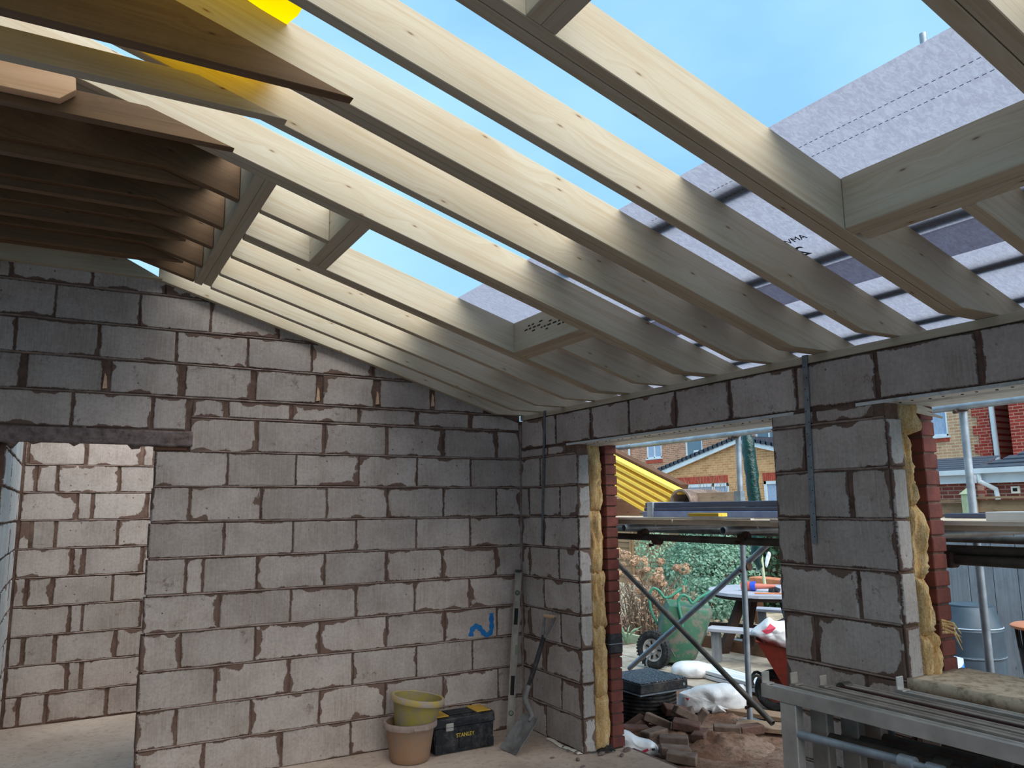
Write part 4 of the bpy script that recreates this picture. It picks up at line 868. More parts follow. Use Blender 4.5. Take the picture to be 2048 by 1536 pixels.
# brick pile
def brickob(x, y, z, a, tx, ty, label, mat='brick_old', L=.215, W2=.1025, H=.065):
    b = box(-L/2, L/2, -W2/2, W2/2, 0, H)
    for v in b.verts: v.co += Vector((random.uniform(-.006, .006), random.uniform(-.005, .005), random.uniform(-.004, .004)))
    o = fin(b, 'brick', M[mat], label=label, cat='brick', group='reclaimed bricks in the heap', bevel=.007, origin=(0, 0, 0)); o.location = (x, y, z); o.rotation_euler = (tx, ty, a); return o
BR = [(.95, -.60, -.125, -.75, 0, 0, 'grey brick lying low at the front of the heap', 'brick_old'), (1.17, -.50, -.075, -.78, .10, .12, 'long brown brick lying across the middle of the heap', 'brick_oldred'),
      (.93, -.40, -.125, .15, 0, 0, 'grey brick at the left foot of the heap', 'brick_old'), (1.06, -.28, -.075, -1.0, -.25, .28, 'tilted grey brick with a broad pale face near the heap top', 'brick_old'),
      (.85, -.26, -.12, -.4, 0, .1, 'red brown brick low on the left side of the heap', 'brick_oldred'), (.95, -.14, -.115, -.2, .2, -.45, 'brown brick sloping up at the left rear of the heap', 'brick_oldred'),
      (1.42, -.22, -.07, .75, 1.35, 0, 'grey brick standing on edge against the white bag', 'brick_old'), (1.33, -.18, -.05, -.3, .3, .2, 'pinkish brick end at the top of the heap', 'brick_oldred'),
      (1.40, -.42, -.08, 2.5, .2, .9, 'brown brick standing steeply at the right of the heap', 'brick_old'), (1.28, -.36, -.04, -.4, -.2, .5, 'small broken brick leaning on top of the heap', 'brick_old'),
      (1.20, -.62, -.125, .6, 0, 0, 'dark brick under the middle of the heap', 'brick_oldred'), (.80, -.78, -.135, -.5, 0, .1, 'dark broken brick in front of the heap', 'brick_old'),
      (1.50, -.60, -.13, -.76, 0, 0, 'long grey brick lying alone to the right of the heap', 'brick_old'), (1.66, -.68, -.13, -.2, 0, 0, 'red brick lying beyond the lone grey brick', 'brick_oldred'),
      (.74, -.92, -.135, -.9, 0, .05, 'flat sandy brick nearest the threshold', 'brick_old')]
for q_ in BR: brickob(*q_)
# inspection chamber
T = thing('inspection_chamber', (1.30, .15, -.15), 'corrugated black drain chamber with a square raised cover', 'drain chamber')
pr = [(.235, 0)]
for k in range(9): z = .27*(k+.2)/9; pr += [(.235, z), (.262, z+.006), (.262, z+.018), (.235, z+.022)]
pr += [(.235, .275)]
b = lathe(B(), pr, (1.30, .15, -.15), 40); fin(b, 'corrugated_riser', M['black_plastic'], T, smooth='auto')
fin(box(1.03, 1.58, -.12, .42, .112, .120), 'base_flange', M['galv'], T); fin(box(1.05, 1.56, -.10, .40, .121, .195), 'cover_frame', M['black_plastic'], T, bevel=.006)
t = NT('tread_plate'); v = t.vec(t.obj(), (1, 1, 1)); vv = t.n('ShaderNodeTexVoronoi'); vv.inputs['Scale'].default_value = 55; t.l(v, vv.inputs['Vector']); t.bump(vv.outputs['Distance'], .012); M['tread'] = t.fin(t.mix(t.mr(vv.outputs['Distance'], .2, .5), lin('#8b93a0'), lin('#2a2c33')), .4, .2)
fin(box(1.06, 1.55, -.09, .39, .196, .204), 'tread_plate', M['tread'], T, label='patterned tread plate')
b = B(); tube(b, (1.51, -.1005, .155), (1.51, -.108, .155), .013, 12); fin(b, 'bolt', M['galv'], T)
# plastic bags
pill((.62, -.55, 0), (.613, .79), [(-.16, .03), (-.052, .005), (.014, -.035), (.137, -.065), (.179, -.118), (.169, -.152), (.053, -.165), (-.16, -.16)], .09, M['white_plastic'], 'plastic_bag', 'white plastic bag with red and navy print beside the left jamb', 'bag', seed=4, crump=.022,
     prints=(('red_lettering', M['red_print'], [(.0, -.125), (.05, -.105), (.095, -.085), (.1, -.10), (.06, -.122), (.01, -.14)], 'red printed stripe'), ('navy_patch', M['navy_print'], [(.12, -.085), (.145, -.08), (.15, -.092), (.125, -.098)], 'navy printed patch')))
pill((1.75, .15, 0), (.662, .75), [(-.06, .02), (.0, .035), (.158, .087), (.3, .10), (.42, .095), (.512, .075), (.52, -.105), (.36, -.12), (.30, -.135), (.413, -.19), (.40, -.165), (.185, -.16), (.136, -.15), (-.06, -.158)], .12, M['white_plastic'], 'plastic_bag', 'large crumpled white plastic bag behind the brick heap', 'bag', seed=9, crump=.035, freq=7,
     prints=(('red_mark', M['red_print'], [(-.005, .0), (.03, .0), (.015, -.035)], 'small red triangular mark'), ('navy_patch', M['navy_print'], [(.18, -.10), (.215, -.10), (.215, -.125), (.18, -.12)], 'small black mark')))
# white PVC lengths wrapped in film
T = thing('wrapped_trims', (2.75, .6, -.12), 'bundle of white trims wrapped in clear film on the ground', 'bundle')
dv = Vector((2.66-2.75, -.15-1.25, 0)).normalized(); pd = Vector((-dv.y, dv.x, 0))
for k in range(8):
    o_ = Vector((2.76, 1.22, -.12))+pd*(.07*(k % 4)+.02)+Vector((0, 0, .045*(k//4))); b = box(0, 1.75, -.03, .03, 0, .035)
    fin(b, 'trim_length', M['pvc'], T, bevel=.003, xf=Matrix(((dv.x, pd.x, 0, o_.x), (dv.y, pd.y, 0, o_.y), (0, 0, 1, o_.z), (0, 0, 0, 1))))
pill((2.82, .95, 0), (.86, .35), [(-.42, -.13), (-.44, -.05), (-.36, .0), (-.22, .02), (-.06, .0), (.0, -.05), (-.05, -.13), (-.2, -.14)], .17, M['white_plastic'], 'film_wrap', 'loose translucent end of the wrapping', None, parent=T, seed=14, crump=.03, freq=8)
# ---- wheelbarrow, tipped up on its nose
def local(O, d):
    d = Vector((d[0], d[1], 0)).normalized(); r = Vector((d.y, -d.x, 0)); return Matrix(((r.x, d.x, 0, O[0]), (r.y, d.y, 0, O[1]), (0, 0, 1, O[2]), (0, 0, 0, 1)))
def loft(b, rings):
    R_ = [[b.verts.new(p) for p in r_] for r_ in rings]
    for a, c in zip(R_, R_[1:]):
        n = len(a)
        for i in range(n): b.faces.new((a[i], a[(i+1) % n], c[(i+1) % n], c[i]))
    return R_
XB = local((2.89, 1.77, 0), (.644, .765)); OB = Vector((2.89, 1.77, -.15))
T = thing('wheelbarrow', OB, 'green wheelbarrow tipped up on its nose with handles in the air', 'wheelbarrow')
outer = [(-.05, .36), (.05, .58), (.34, .555), (.53, .505), (.555, .44), (.46, .20), (.345, -.06), (.16, -.13), (-.02, -.12), (-.06, .10)]
cx_, cz_ = .25, .22
b = B(); R_ = loft(b, [[(cx_+(p[0]-cx_)*.78, -.16, cz_+(p[1]-cz_)*.78) for p in outer], [(cx_+(p[0]-cx_)*.86, -.15, cz_+(p[1]-cz_)*.86) for p in outer], [(p[0], .02, p[1]) for p in outer], [(cx_+(p[0]-cx_)*1.03, .025, cz_+(p[1]-cz_)*1.03) for p in outer], [(cx_+(p[0]-cx_)*.98, .01, cz_+(p[1]-cz_)*.98) for p in outer], [(cx_+(p[0]-cx_)*.8, -.14, cz_+(p[1]-cz_)*.8) for p in outer]])
b.faces.new(R_[0][::-1]); b.faces.new(R_[-1]); bmesh.ops.recalc_face_normals(b, faces=b.faces); fin(b, 'tray', M['green_paint'], T, xf=XB, smooth='auto', bevel=0)
wc = Vector((-.115, -.24, .07))
def torus(b, c, R0, r0, n=36, m=12, sx=1.0):
    rings = [[b.verts.new((c.x+(R0+r0*math.cos(2*math.pi*j/m))*math.cos(2*math.pi*i/n), c.y+sx*r0*math.sin(2*math.pi*j/m), c.z+(R0+r0*math.cos(2*math.pi*j/m))*math.sin(2*math.pi*i/n))) for j in range(m)] for i in range(n)]
    for i in range(n):
        for j in range(m): b.faces.new((rings[i][j], rings[(i+1) % n][j], rings[(i+1) % n][(j+1) % m], rings[i][(j+1) % m]))
    return b
XW = XB @ Matrix.Translation(wc) @ Matrix.Rotation(math.radians(-32), 4, 'Z') @ Matrix.Translation(-wc)
tyre = fin(torus(B(), wc, .160, .048, sx=1.0), 'tyre', M['rubber'], T, xf=XW, smooth=True)
b = B()
for i in range(36):
    a = 2*math.pi*i/36
    for s_ in (-1, 1):
        p = wc+Vector((math.cos(a)*.2, s_*.022, math.sin(a)*.2)); M4 = Matrix.Translation(p)@Matrix.Rotation(-a, 4, 'Y')
        bb = bmesh.ops.create_cube(b, size=1, matrix=M4@Matrix.Diagonal((.012, .03, .018, 1)))
fin(b, 'tread', M['rubber'], T, xf=XW, kind='stuff')
b = lathe(B(), [(.0, -.02), (.03, -.022), (.032, -.006), (.10, -.006), (.118, -.03), (.122, -.03), (.122, .03), (.10, .01), (.0, .01)], (0, 0, 0), 32, False, False)
XR = XW@Matrix.Translation(wc)@Matrix.Rotation(math.radians(90), 4, 'X')@Matrix.Diagonal((1, 1, -1, 1)); bmesh.ops.recalc_face_normals(b, faces=b.faces); rim = fin(b, 'wheel_rim', M['white_wheel'], T, xf=XR, smooth='auto')
for i in range(7):
    a = 2*math.pi*i/7; b = B(); tube(b, wc+Vector((math.cos(a)*.06, -.012, math.sin(a)*.06)), wc+Vector((math.cos(a)*.095, -.012, math.sin(a)*.095)), .010, 8); fin(b, 'rim_slot', M['hole'], rim, xf=XW)
h1 = [(-.06, .05, .30), (-.12, .05, .42), (-.142, .05, .53), (-.142, .05, .63), (-.10, .05, .705), (-.03, .05, .675), (.03, .05, .60), (.09, .05, .61), (.17, .07, .665), (.245, .10, .713), (.262, .11, .75), (.283, .12, .80)]
b = sweep(B(), smoothpts([(p[0], p[1], p[2]) for p in h1], 4), .016, 10); fin(b, 'handle', M['green_tube'], T, xf=XB, smooth=True)
h2 = [(.21, -.17, .30), (.205, -.18, .40), (.185, -.18, .50), (.178, -.17, .59), (.222, -.17, .655), (.28, -.15, .635), (.325, -.13, .565), (.36, -.12, .58), (.41, -.10, .62), (.55, -.05, .685)]
b = sweep(B(), smoothpts(h2, 4), .016, 10); fin(b, 'handle', M['green_tube'], T, xf=XB, smooth=True)
b = B(); tube(b, (.245, .10, .66), (.245, .10, .735), .022, 10); fin(b, 'handle_clamp', M['wood_board'], T, xf=XB)
b = sweep(B(), [(.02, -.19, .12), (.075, -.2, .07), (.116, -.21, -.01)], .009, 8); fin(b, 'stay', M['tube_dark'], T, xf=XB)
b = sweep(B(), smoothpts([(-.17, -.24, .0), (-.20, -.25, -.07), (-.16, -.24, -.135), (.02, -.2, -.12)], 4), .010, 8); fin(b, 'front_frame', M['galv'], T, xf=XB)
# ---- red barrow with a bag, beside the pier
XC = local((2.35, -.2, 0), (.727, .687)); T = thing('wheelbarrow', (2.45, -.3, -.15), 'red wheelbarrow standing behind the block pier with a white bag in it', 'wheelbarrow')
b = B(); R_ = loft(b, [[(.16, -.14, .10), (.62, -.14, .08), (.62, .14, .08), (.16, .14, .10)], [(-.03, -.24, .465), (.86, -.24, .30), (.86, .24, .30), (-.03, .24, .465)], [(-.045, -.255, .478), (.88, -.255, .312), (.88, .255, .312), (-.045, .255, .478)], [(0, -.22, .455), (.84, -.22, .29), (.84, .22, .29), (0, .22, .455)], [(.18, -.12, .12), (.6, -.12, .10), (.6, .12, .10), (.18, .12, .12)]])
b.faces.new(R_[0][::-1]); b.faces.new(R_[-1]); bmesh.ops.recalc_face_normals(b, faces=b.faces); fin(b, 'tray', M['red_paint'], T, xf=XC)
wc2 = Vector((.10, 0, .03)); fin(torus(B(), wc2, .135, .045), 'tyre', M['rubber'], T, xf=XC, smooth=True); b = B(); tube(b, wc2+Vector((0, -.03, 0)), wc2+Vector((0, .03, 0)), .10, 20); fin(b, 'wheel_rim', M['brick'], T, xf=XC)
for s_ in (-.2, .2): b = sweep(B(), smoothpts([(.9, s_, .25), (.4, s_, .06), (.12, s_*.6, .06), (-.05, s_*.4, .16), (-.10, s_*.3, .10), (-.09, s_*.3, .05)], 4), .014, 8); fin(b, 'frame_tube', M['tube_dark'], T, xf=XC, smooth=True)
pill((2.35, -.2, 0), (.727, .687), [(-.09, .50), (-.075, .54), (.0, .59), (.073, .655), (.123, .62), (.21, .62), (.34, .60), (.36, .42), (.215, .385), (.1, .43), (-.02, .475)], .20, M['white_plastic'], 'plastic_bag', 'white plastic bag with a pink flash lying in the red wheelbarrow', 'bag', seed=22, crump=.03, freq=9,
     prints=(('pink_flash', M['pink_print'], [(.006, .558), (.045, .575), (.083, .625), (.13, .588), (.09, .55), (.046, .535)], 'pink printed flash'),))
# ---- picnic table
PT = (4.55, 1.72); A0 = math.radians(208)
wb_ = 'wood_black'
T = thing('picnic_table', (PT[0], PT[1], -.15), 'round weathered picnic table with four attached benches', 'picnic table')
XP = Matrix.Translation((PT[0], PT[1], 0))@Matrix.Rotation(A0, 4, 'Z')   # local x points along a bench direction normal
R0 = .72
for k in range(10):
    x0, x1 = -R0+k*2*R0/10+.004, -R0+(k+1)*2*R0/10-.004
    y0_ = [math.sqrt(max(0, R0**2-x**2)) for x in (x0, (x0+x1)/2, x1)]; pts = [(x0, -y0_[0]), ((x0+x1)/2, -y0_[1]), (x1, -y0_[2]), (x1, y0_[2]), ((x0+x1)/2, y0_[1]), (x0, y0_[0])]
    if y0_[0] < 1e-3: pts = pts[:-1][1:] if False else pts
    b = prism(B(), pts, 'z', .565, .60); bmesh.ops.remove_doubles(b, verts=b.verts, dist=.0005); fin(b, 'tabletop_board', M['wood_table'], T, xf=XP, grain=(0, 1, 0))
ring = [(.66*math.cos(2*math.pi*i/24), .66*math.sin(2*math.pi*i/24)) for i in range(24)]; b = prism(B(), ring, 'z', .52, .562); fin(b, 'under_frame', M['wood_black'], T, xf=XP)
for k in range(4):
    Xk = XP@Matrix.Rotation(math.pi/2*k, 4, 'Z')
    for j_ in range(2): fin(box(.86+.135*j_, .985+.135*j_, -.45, .45, .215, .252), 'bench_board', M['wood_table'], T, xf=Xk, grain=(0, 1, 0), bevel=.004)
    for s_ in (-.36, .36): fin(box(.95, 1.04, s_-.045, s_+.045, -.15, .215), 'bench_leg', M['wood_grey'], T, xf=Xk, grain=(0, 0, 1))
    fin(box(.05, 1.05, -.04, .04, .06, .16), 'cross_rail', M['wood_black'], T, xf=Xk)
    b = B(); 
    pts = [(.30, .52), (.40, .52), (.72, -.14), (.60, -.14)]; prism(b, pts, 'y', -.045, .045); fin(b, 'table_leg', M['wood_black'], T, xf=Xk@Matrix.Rotation(math.pi/4, 4, 'Z'))
# parasol through the table, sleeved in dark green film
DP = Vector((.733, .68, 0)); RP = Vector((.68, -.733, 0)); PO = Vector((4.62, 1.81, 0))
def pw(r_, z, dd=0): p = PO+RP*r_+DP*dd; p.z = z; return p
T = thing('parasol', pw(-.02, .60), 'closed parasol in a dark green plastic sleeve standing in the picnic table', 'parasol')
b = B(); sweep(b, [pw(-.012, .60), pw(-.03, .86), pw(-.09, 2.2)], .02, 10); fin(b, 'pole', M['wood_post'], T)
cov = [(-.055, .86, .03), (-.08, .95, .055), (-.084, 1.05, .075), (-.082, 1.25, .08), (-.08, 1.7, .083), (-.10, 2.1, .083), (-.118, 2.45, .081), (-.13, 2.62, .05), (-.135, 2.7, .01)]
b = sweep(B(), smoothpts([pw(a, c) for a, c, r_ in cov], 5), [max(.01, cov[min(len(cov)-1, i//5)][2]*(1-(i % 5)/5)+cov[min(len(cov)-1, i//5+1)][2]*((i % 5)/5)) for i in range(41)], 22)
for v in b.verts: v.co += Vector((1, -1, 0))*.012*noise.noise(v.co*14)
fin(b, 'sleeve', M['green_film'], T, smooth=True)
pill((4.40, 1.58, 0), (.733, .68), [(.0, .88), (.03, .95), (.06, 1.05), (.03, 1.08), (.0, 1.02), (-.02, .92)], .02, M['white_plastic'], 'cloth_scrap', None, None, parent=T, seed=31, crump=.01)
b = sweep(B(), smoothpts([pw(-.11, .87), pw(-.10, .83), pw(-.07, .82), pw(-.055, .86)], 4), .006, 6); fin(b, 'hook', M['galv'], T)
# things on the table
def on(px, py, z=.602): return Vector((px, py, z))
T = thing('cordless_drill', on(4.3, 1.7), 'red and blue power tool with a dark chuck on the picnic table', 'power tool')
b = B(); tube(b, (4.22, 1.83, .66), (4.27, 1.73, .66), .055, 14); fin(b, 'motor_housing', simple('red_tool', '#c4584a', None, rough=.5), T, smooth='auto')
b = B(); tube(b, (4.27, 1.73, .66), (4.30, 1.68, .66), .058, 14); fin(b, 'blue_band', simple('blue_tool', '#2b4fc4', None, rough=.4), T, smooth='auto')
b = B(); tube(b, (4.30, 1.68, .66), (4.42, 1.48, .665), .036, 14, .022); fin(b, 'gearbox', simple('red_tool_pale', '#cf7a66', None, rough=.5), T, smooth='auto')
b = B(); tube(b, (4.39, 1.47, .64), (4.41, 1.41, .62), .03, 10); tube(b, (4.37, 1.49, .602), (4.38, 1.49, .64), .045, 10); fin(b, 'chuck', M['black_plastic'], T)
for i, (x, y, L) in enumerate(((4.14, 1.40, .22), (4.24, 1.32, .2))): b = box(-L/2, L/2, -.012, .012, 0, .015); fin(b, 'wood_strip', M['orange'], label=['reddish strip of wood lying on the table boards', 'second reddish strip lying beyond the first on the table'][i], cat='wood strip', bevel=.002, xf=Matrix.Translation((x, y, .602))@Matrix.Rotation(-.8, 4, 'Z'))
T = thing('tall_canister', (3.52, .50, .602-.15), 'tall dark blue grey canister beside the picnic table at the pier edge', 'canister')
b = lathe(B(), [(.055, -.60), (.06, .0), (.062, .18), (.066, .18), (.066, .20), (.062, .20), (.062, .36), (.068, .37), (.068, .40), (.06, .43), (.02, .45)], (3.52, .50, .452), 22); fin(b, 'body', M['blue_butt'], T, smooth='auto')
b = sweep(B(), smoothpts([(3.50, .52, .89), (3.50, .51, .98), (3.53, .50, 1.02), (3.55, .48, .99)], 4), .006, 6); fin(b, 'wire_loop', M['galv'], T)
# bed edging, white pipes under the bench
fin(box(-.8, 1.1, -.05, .05, -.16, .0), 'sleeper', M['wood_brown'], label='brown timber sleeper edging the gravel bed', cat='sleeper', bevel=.006, xf=Matrix.Translation((4.12, 1.9, 0))@Matrix.Rotation(math.radians(-84), 4, 'Z'))
for i, (a, c, z) in enumerate((((4.05, 2.05, -.10), (4.42, 1.42, -.08), 0), ((4.33, 2.32, -.08), (4.62, 1.75, -.06), 0))):
    b = B(); tube(b, a, c, .04, 14, wall=.006); fin(b, 'plastic_pipe', M['pvc'], label=['near white plastic pipe under the picnic bench', 'far white plastic pipe under the picnic bench'][i], cat='pipe', smooth='auto')
fin(box(2.9, 6.9, -.0, .04, -.14, .0), 'edging', M['wood_grey'], label='grey edging board of the left flower bed', cat='edging', xf=Matrix.Translation((.62, .2, 0))@Matrix.Rotation(math.radians(42), 4, 'Z')) if False else None
fin(box(3.55, 3.60, 2.95, 4.6, -.17, -.045), 'edging', M['wood_post'], label='greenish board edging the flower bed left of the barrow', cat='edging board', grain=(0, 1, 0), bevel=.004)
b = B()
for i in range(700):
    x, y = random.uniform(4.6, 6.6), random.uniform(.9, 4.2); s_ = random.uniform(.02, .055)
    bb = bmesh.ops.create_icosphere(b, subdivisions=1, radius=s_, matrix=Matrix.Translation((x, y, -.15+random.uniform(0, .05)))@Matrix.Diagonal((1.3, .9, .6, 1)))
fin(b, 'gravel', M['stone'], label='pale pebbles under and beyond the picnic table', cat='gravel', kind='stuff')
# ---- scaffold
def tb(p0, p1, label, name='scaffold_tube', mat='tube', grp='scaffold tubes', r=.0242, wall=.004):
    b = B(); tube(b, p0, p1, r, 18, wall=wall); return fin(b, name, M[mat], label=label, cat='scaffold tube', group=grp, smooth='auto')
tb((1.88, -.475, -.10), (1.89, -.515, 2.62), 'upright scaffold standard seen through the left opening')
tb((1.88, -2.49, -.10), (1.895, -2.465, 4.92), 'upright scaffold standard seen through the right opening')
tb((1.84, 2.4, 2.245), (1.84, -5.6, 2.268), 'bright guard rail tube crossing above the scaffold deck')
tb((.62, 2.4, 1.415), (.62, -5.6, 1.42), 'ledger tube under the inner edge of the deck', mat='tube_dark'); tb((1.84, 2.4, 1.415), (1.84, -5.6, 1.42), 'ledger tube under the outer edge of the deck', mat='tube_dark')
for y, lb_ in ((-.74, 'transom tube with an open end at the left of the opening'), (-1.745, 'transom tube with an open end near the block pier'), (.35, 'transom tube hidden behind the left jamb'), (-2.95, 'transom tube under the deck seen through the right opening'), (-4.2, 'transom tube beyond the right edge of the view')): tb((.44, y, 1.488), (2.05, y+.02, 1.488), lb_)
tb((1.955, -.73, 1.335), (1.945, 1.20, .02), 'diagonal brace with an open upper end, rising to the right')
tb((1.81, 1.30, 1.15), (1.80, -.79, -.05), 'dark diagonal brace falling to the right', mat='tube_dark')
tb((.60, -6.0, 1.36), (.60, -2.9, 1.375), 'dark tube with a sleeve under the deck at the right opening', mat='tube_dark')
tb((.72, 3.6, -.1), (.72, 3.58, 1.6), 'inner scaffold standard hidden behind the left jamb'); tb((.70, -5.4, -.1), (.70, -5.4, 1.6), 'inner scaffold standard beyond the right edge')
def coupler(p, label, s=.045, rot=0.0):
    T = thing('coupler', p, label, 'coupler', 'scaffold couplers'); p = Vector(p)
    b = B(); tube(b, p+Vector((0, 0, -.03)), p+Vector((0, 0, .03)), .034, 12); fin(b, 'clamp_body', M['rust'], T); b = B(); tube(b, p+Vector((0, -.03, 0)), p+Vector((0, .03, 0)), .034, 12); fin(b, 'clamp_band', M['rust'], T)
    b = B(); tube(b, p+Vector((-.03, .01, -.035)), p+Vector((-.065, .02, -.035)), .008, 6); tube(b, p+Vector((-.05, .015, -.035)), p+Vector((-.062, .018, -.035)), .014, 6); fin(b, 'bolt', M['rust'], T)
coupler((1.862, -.505, 2.253), 'rusty coupler fixing the guard rail to the left standard'); coupler((1.862, -2.49, 2.26), 'corroded coupler fixing the guard rail to the right standard')
coupler((1.92, -.50, 1.13), 'swivel coupler joining the rising brace to the standard'); coupler((1.845, -.545, .05), 'coupler low on the standard holding the falling brace')
coupler((.62, -.74, 1.445), 'dark coupler under the left transom'); coupler((.62, -1.745, 1.445), 'dark coupler under the transom near the pier'); coupler((.62, -.90, 1.40), 'blackened coupler hanging below the deck at the left')
T = thing('sleeve_coupler', (.60, -3.02, 1.33), 'long dark sleeve coupler on the tube in the right opening', 'coupler'); fin(box(.565, .635, -3.12, -2.92, 1.335, 1.41), 'sleeve', M['rust'], T, bevel=.01)
fin(box(1.80, 1.96, -.555, -.395, -.112, -.104), 'base_plate', M['galv'], label='square steel base plate under the scaffold standard', cat='base plate')
def board(x, y0, y1, z, label, w_=.225, nm='scaffold_board', mat='deck_wood'): 
    T = fin(box(x, x+w_, y0, y1, z-.038, z), nm, M[mat], label=label, cat='scaffold board', group='scaffold deck boards', grain=(0, 1, 0), bevel=.003)
    return T
nms = ['innermost scaffold deck board with a pale edge', 'second scaffold deck board out from the wall', 'third scaffold deck board out from the wall', 'fourth scaffold deck board out from the wall', 'outermost scaffold deck board']
for k in range(5):
    board(.50+.232*k, -1.2, 2.7, 1.553+(.004 if k % 2 else 0), nms[k]+', left length'); board(.50+.232*k, -5.2, -1.21, 1.553+(.003 if k % 2 else 0), nms[k]+', right length')
b = box(.47, .50, -1.95, 2.5, 1.553, 1.564); fin(b, 'thin_lath', M['plank_edge'], label='pale thin lath along the inner edge of the deck', cat='lath', grain=(0, 1, 0)); b = box(.47, .498, -5.2, -2.1, 1.540, 1.560); fin(b, 'thin_board', M['plank_edge'], label='splintered pale board edge in the right opening', cat='lath', grain=(0, 1, 0))
# things on the deck
T = thing('batten_bundle', (1.6, .6, 1.6), 'bundle of bright yellow timber battens sloping up to the left', 'timber bundle')
dr = Vector((.04, 1, .36)).normalized(); upv = Vector((0, -dr.z, dr.y)).normalized(); sd_ = dr.cross(upv)
for k in range(6):
    for j_ in range(2):
        o_ = Vector((1.55, .30-.085*k, 1.585+.001))+Vector((0, 0, .034*k))+Vector((.055*j_, 0, 0))+upv*.0
        b = box(-.025, .025, 0, 2.3, -.0145, .0145); fin(b, 'batten', M['yellow_wood'], T, grain=(0, 1, 0), bevel=.002, xf=Matrix(((sd_.x, dr.x, upv.x, o_.x), (sd_.y, dr.y, upv.y, o_.y), (sd_.z, dr.z, upv.z, o_.z), (0, 0, 0, 1))))
o_ = Vector((1.70, -.02, 1.80)); b = box(-.05, .05, .02, 2.4, -.03, .03); fin(b, 'rough_log', M['wood_brown'], label='rough brown board sloping behind the yellow battens', cat='board', grain=(0, 1, 0), xf=Matrix(((sd_.x, dr.x, upv.x, o_.x), (sd_.y, dr.y, upv.y, o_.y), (sd_.z, dr.z, upv.z, o_.z), (0, 0, 0, 1))))
fin(box(1.2, 1.95, .95, 1.0, 1.557, 1.72), 'prop_board', M['wood_brown'], label='brown board on edge propping the yellow battens', cat='board')
T = thing('fascia_boards', (.9, -1.4, 1.56), 'stacked dark grey plastic fascia boards on the scaffold deck', 'boards')
for k, (x0, x1, z0, z1, m_) in enumerate(((.84, 1.14, 1.560, 1.604, 'blue_fascia'), (.845, 1.15, 1.606, 1.632, 'grey_fascia'), (.85, 1.16, 1.634, 1.672, 'grey_fascia'))):
    fin(box(x0, x1, -2.4, -.47-.01*k, z0, z1), 'fascia_board', M[m_], T, bevel=.004, grain=(0, 1, 0))
fin(box(.834, 1.165, -.60, -.53, 1.561, 1.675), 'tape_band', M['tape'], T, bevel=.003, label='clear parcel tape round the boards')
fin(box(1.30, 1.50, -5.1, -2.65, 1.558, 1.584), 'grey_board', M['grey_fascia'], label='flat grey board on the deck in the right opening', cat='board', bevel=.002)
fin(box(.60, .80, -3.9, -3.28, 1.558, 1.60), 'white_board', M['pvc'], label='short white board end on the deck at the right edge', cat='board', bevel=.002)
def roofset(b, c, L, R_, th, a0, a1, n=12):
    prev = None
    for i in range(n+1):
        a = a0+(a1-a0)*i/n; o1 = Vector((0, math.cos(a)*R_, math.sin(a)*R_)); o2 = Vector((0, math.cos(a)*(R_-th), math.sin(a)*(R_-th))); q = [b.verts.new(c+v) for v in (o1, o1+Vector((L, 0, 0)), o2+Vector((L, 0, 0)), o2)]
        if prev:
            for k in range(4): b.faces.new((prev[k], q[k], q[(k+1) % 4], prev[(k+1) % 4]))
        else: b.faces.new(q)
        prev = q
    b.faces.new(prev[::-1]); bmesh.ops.recalc_face_normals(b, faces=b.faces); return b
fin(box(1.52, 1.88, -.29, -.05, 1.557, 1.648), 'timber_block', M['wood_brown'], label='brown block under the ridge tile on the deck', cat='timber'); b = roofset(B(), Vector((1.50, -.17, 1.652)), .40, .138, .018, .05, math.pi*.97); fin(b, 'ridge_tile', dirty('ridge_tile', '#6b5c55', '#8d7b70', (.45, .6), 12, .9), label='half round ridge tile standing on the scaffold deck', cat='roof tile', smooth='auto')
T = fin(box(1.60, 1.64, -.78, -.26, 1.557, 1.755), 'toe_board', M['wood_board'], label='grey brown toe board on edge behind the ridge tile', cat='board', grain=(0, 1, 0), bevel=.003); fin(box(1.594, 1.645, -.785, -.72, 1.557, 1.757), 'end_band', M['galv'], T)
T = thing('spray_can', (.70, -.20, 1.558), 'blue and white aerosol can lying on the deck', 'can')
b = B(); tube(b, (.80, -.14, 1.592), (.66, -.30, 1.592), .033, 16); fin(b, 'can_body', simple('can_blue', '#3b6ea8', '#5f8fc0', 22, .4), T, smooth='auto'); b = B(); tube(b, (.76, -.186, 1.592), (.70, -.254, 1.592), .0335, 16); fin(b, 'can_label', simple('can_label', '#c9a07a', None, rough=.5), T, smooth='auto'); b = B(); tube(b, (.66, -.30, 1.592), (.63, -.335, 1.592), .034, 16); fin(b, 'can_cap', simple('can_cap', '#c9b0a8', None, rough=.5), T, smooth='auto')
fin(box(.452, .53, -1.70, -1.42, 1.5735, 1.596), 'batten_offcut', M['yellow_wood'], label='short yellow batten offcut at the deck edge', cat='timber offcut', grain=(0, 1, 0), bevel=.002)
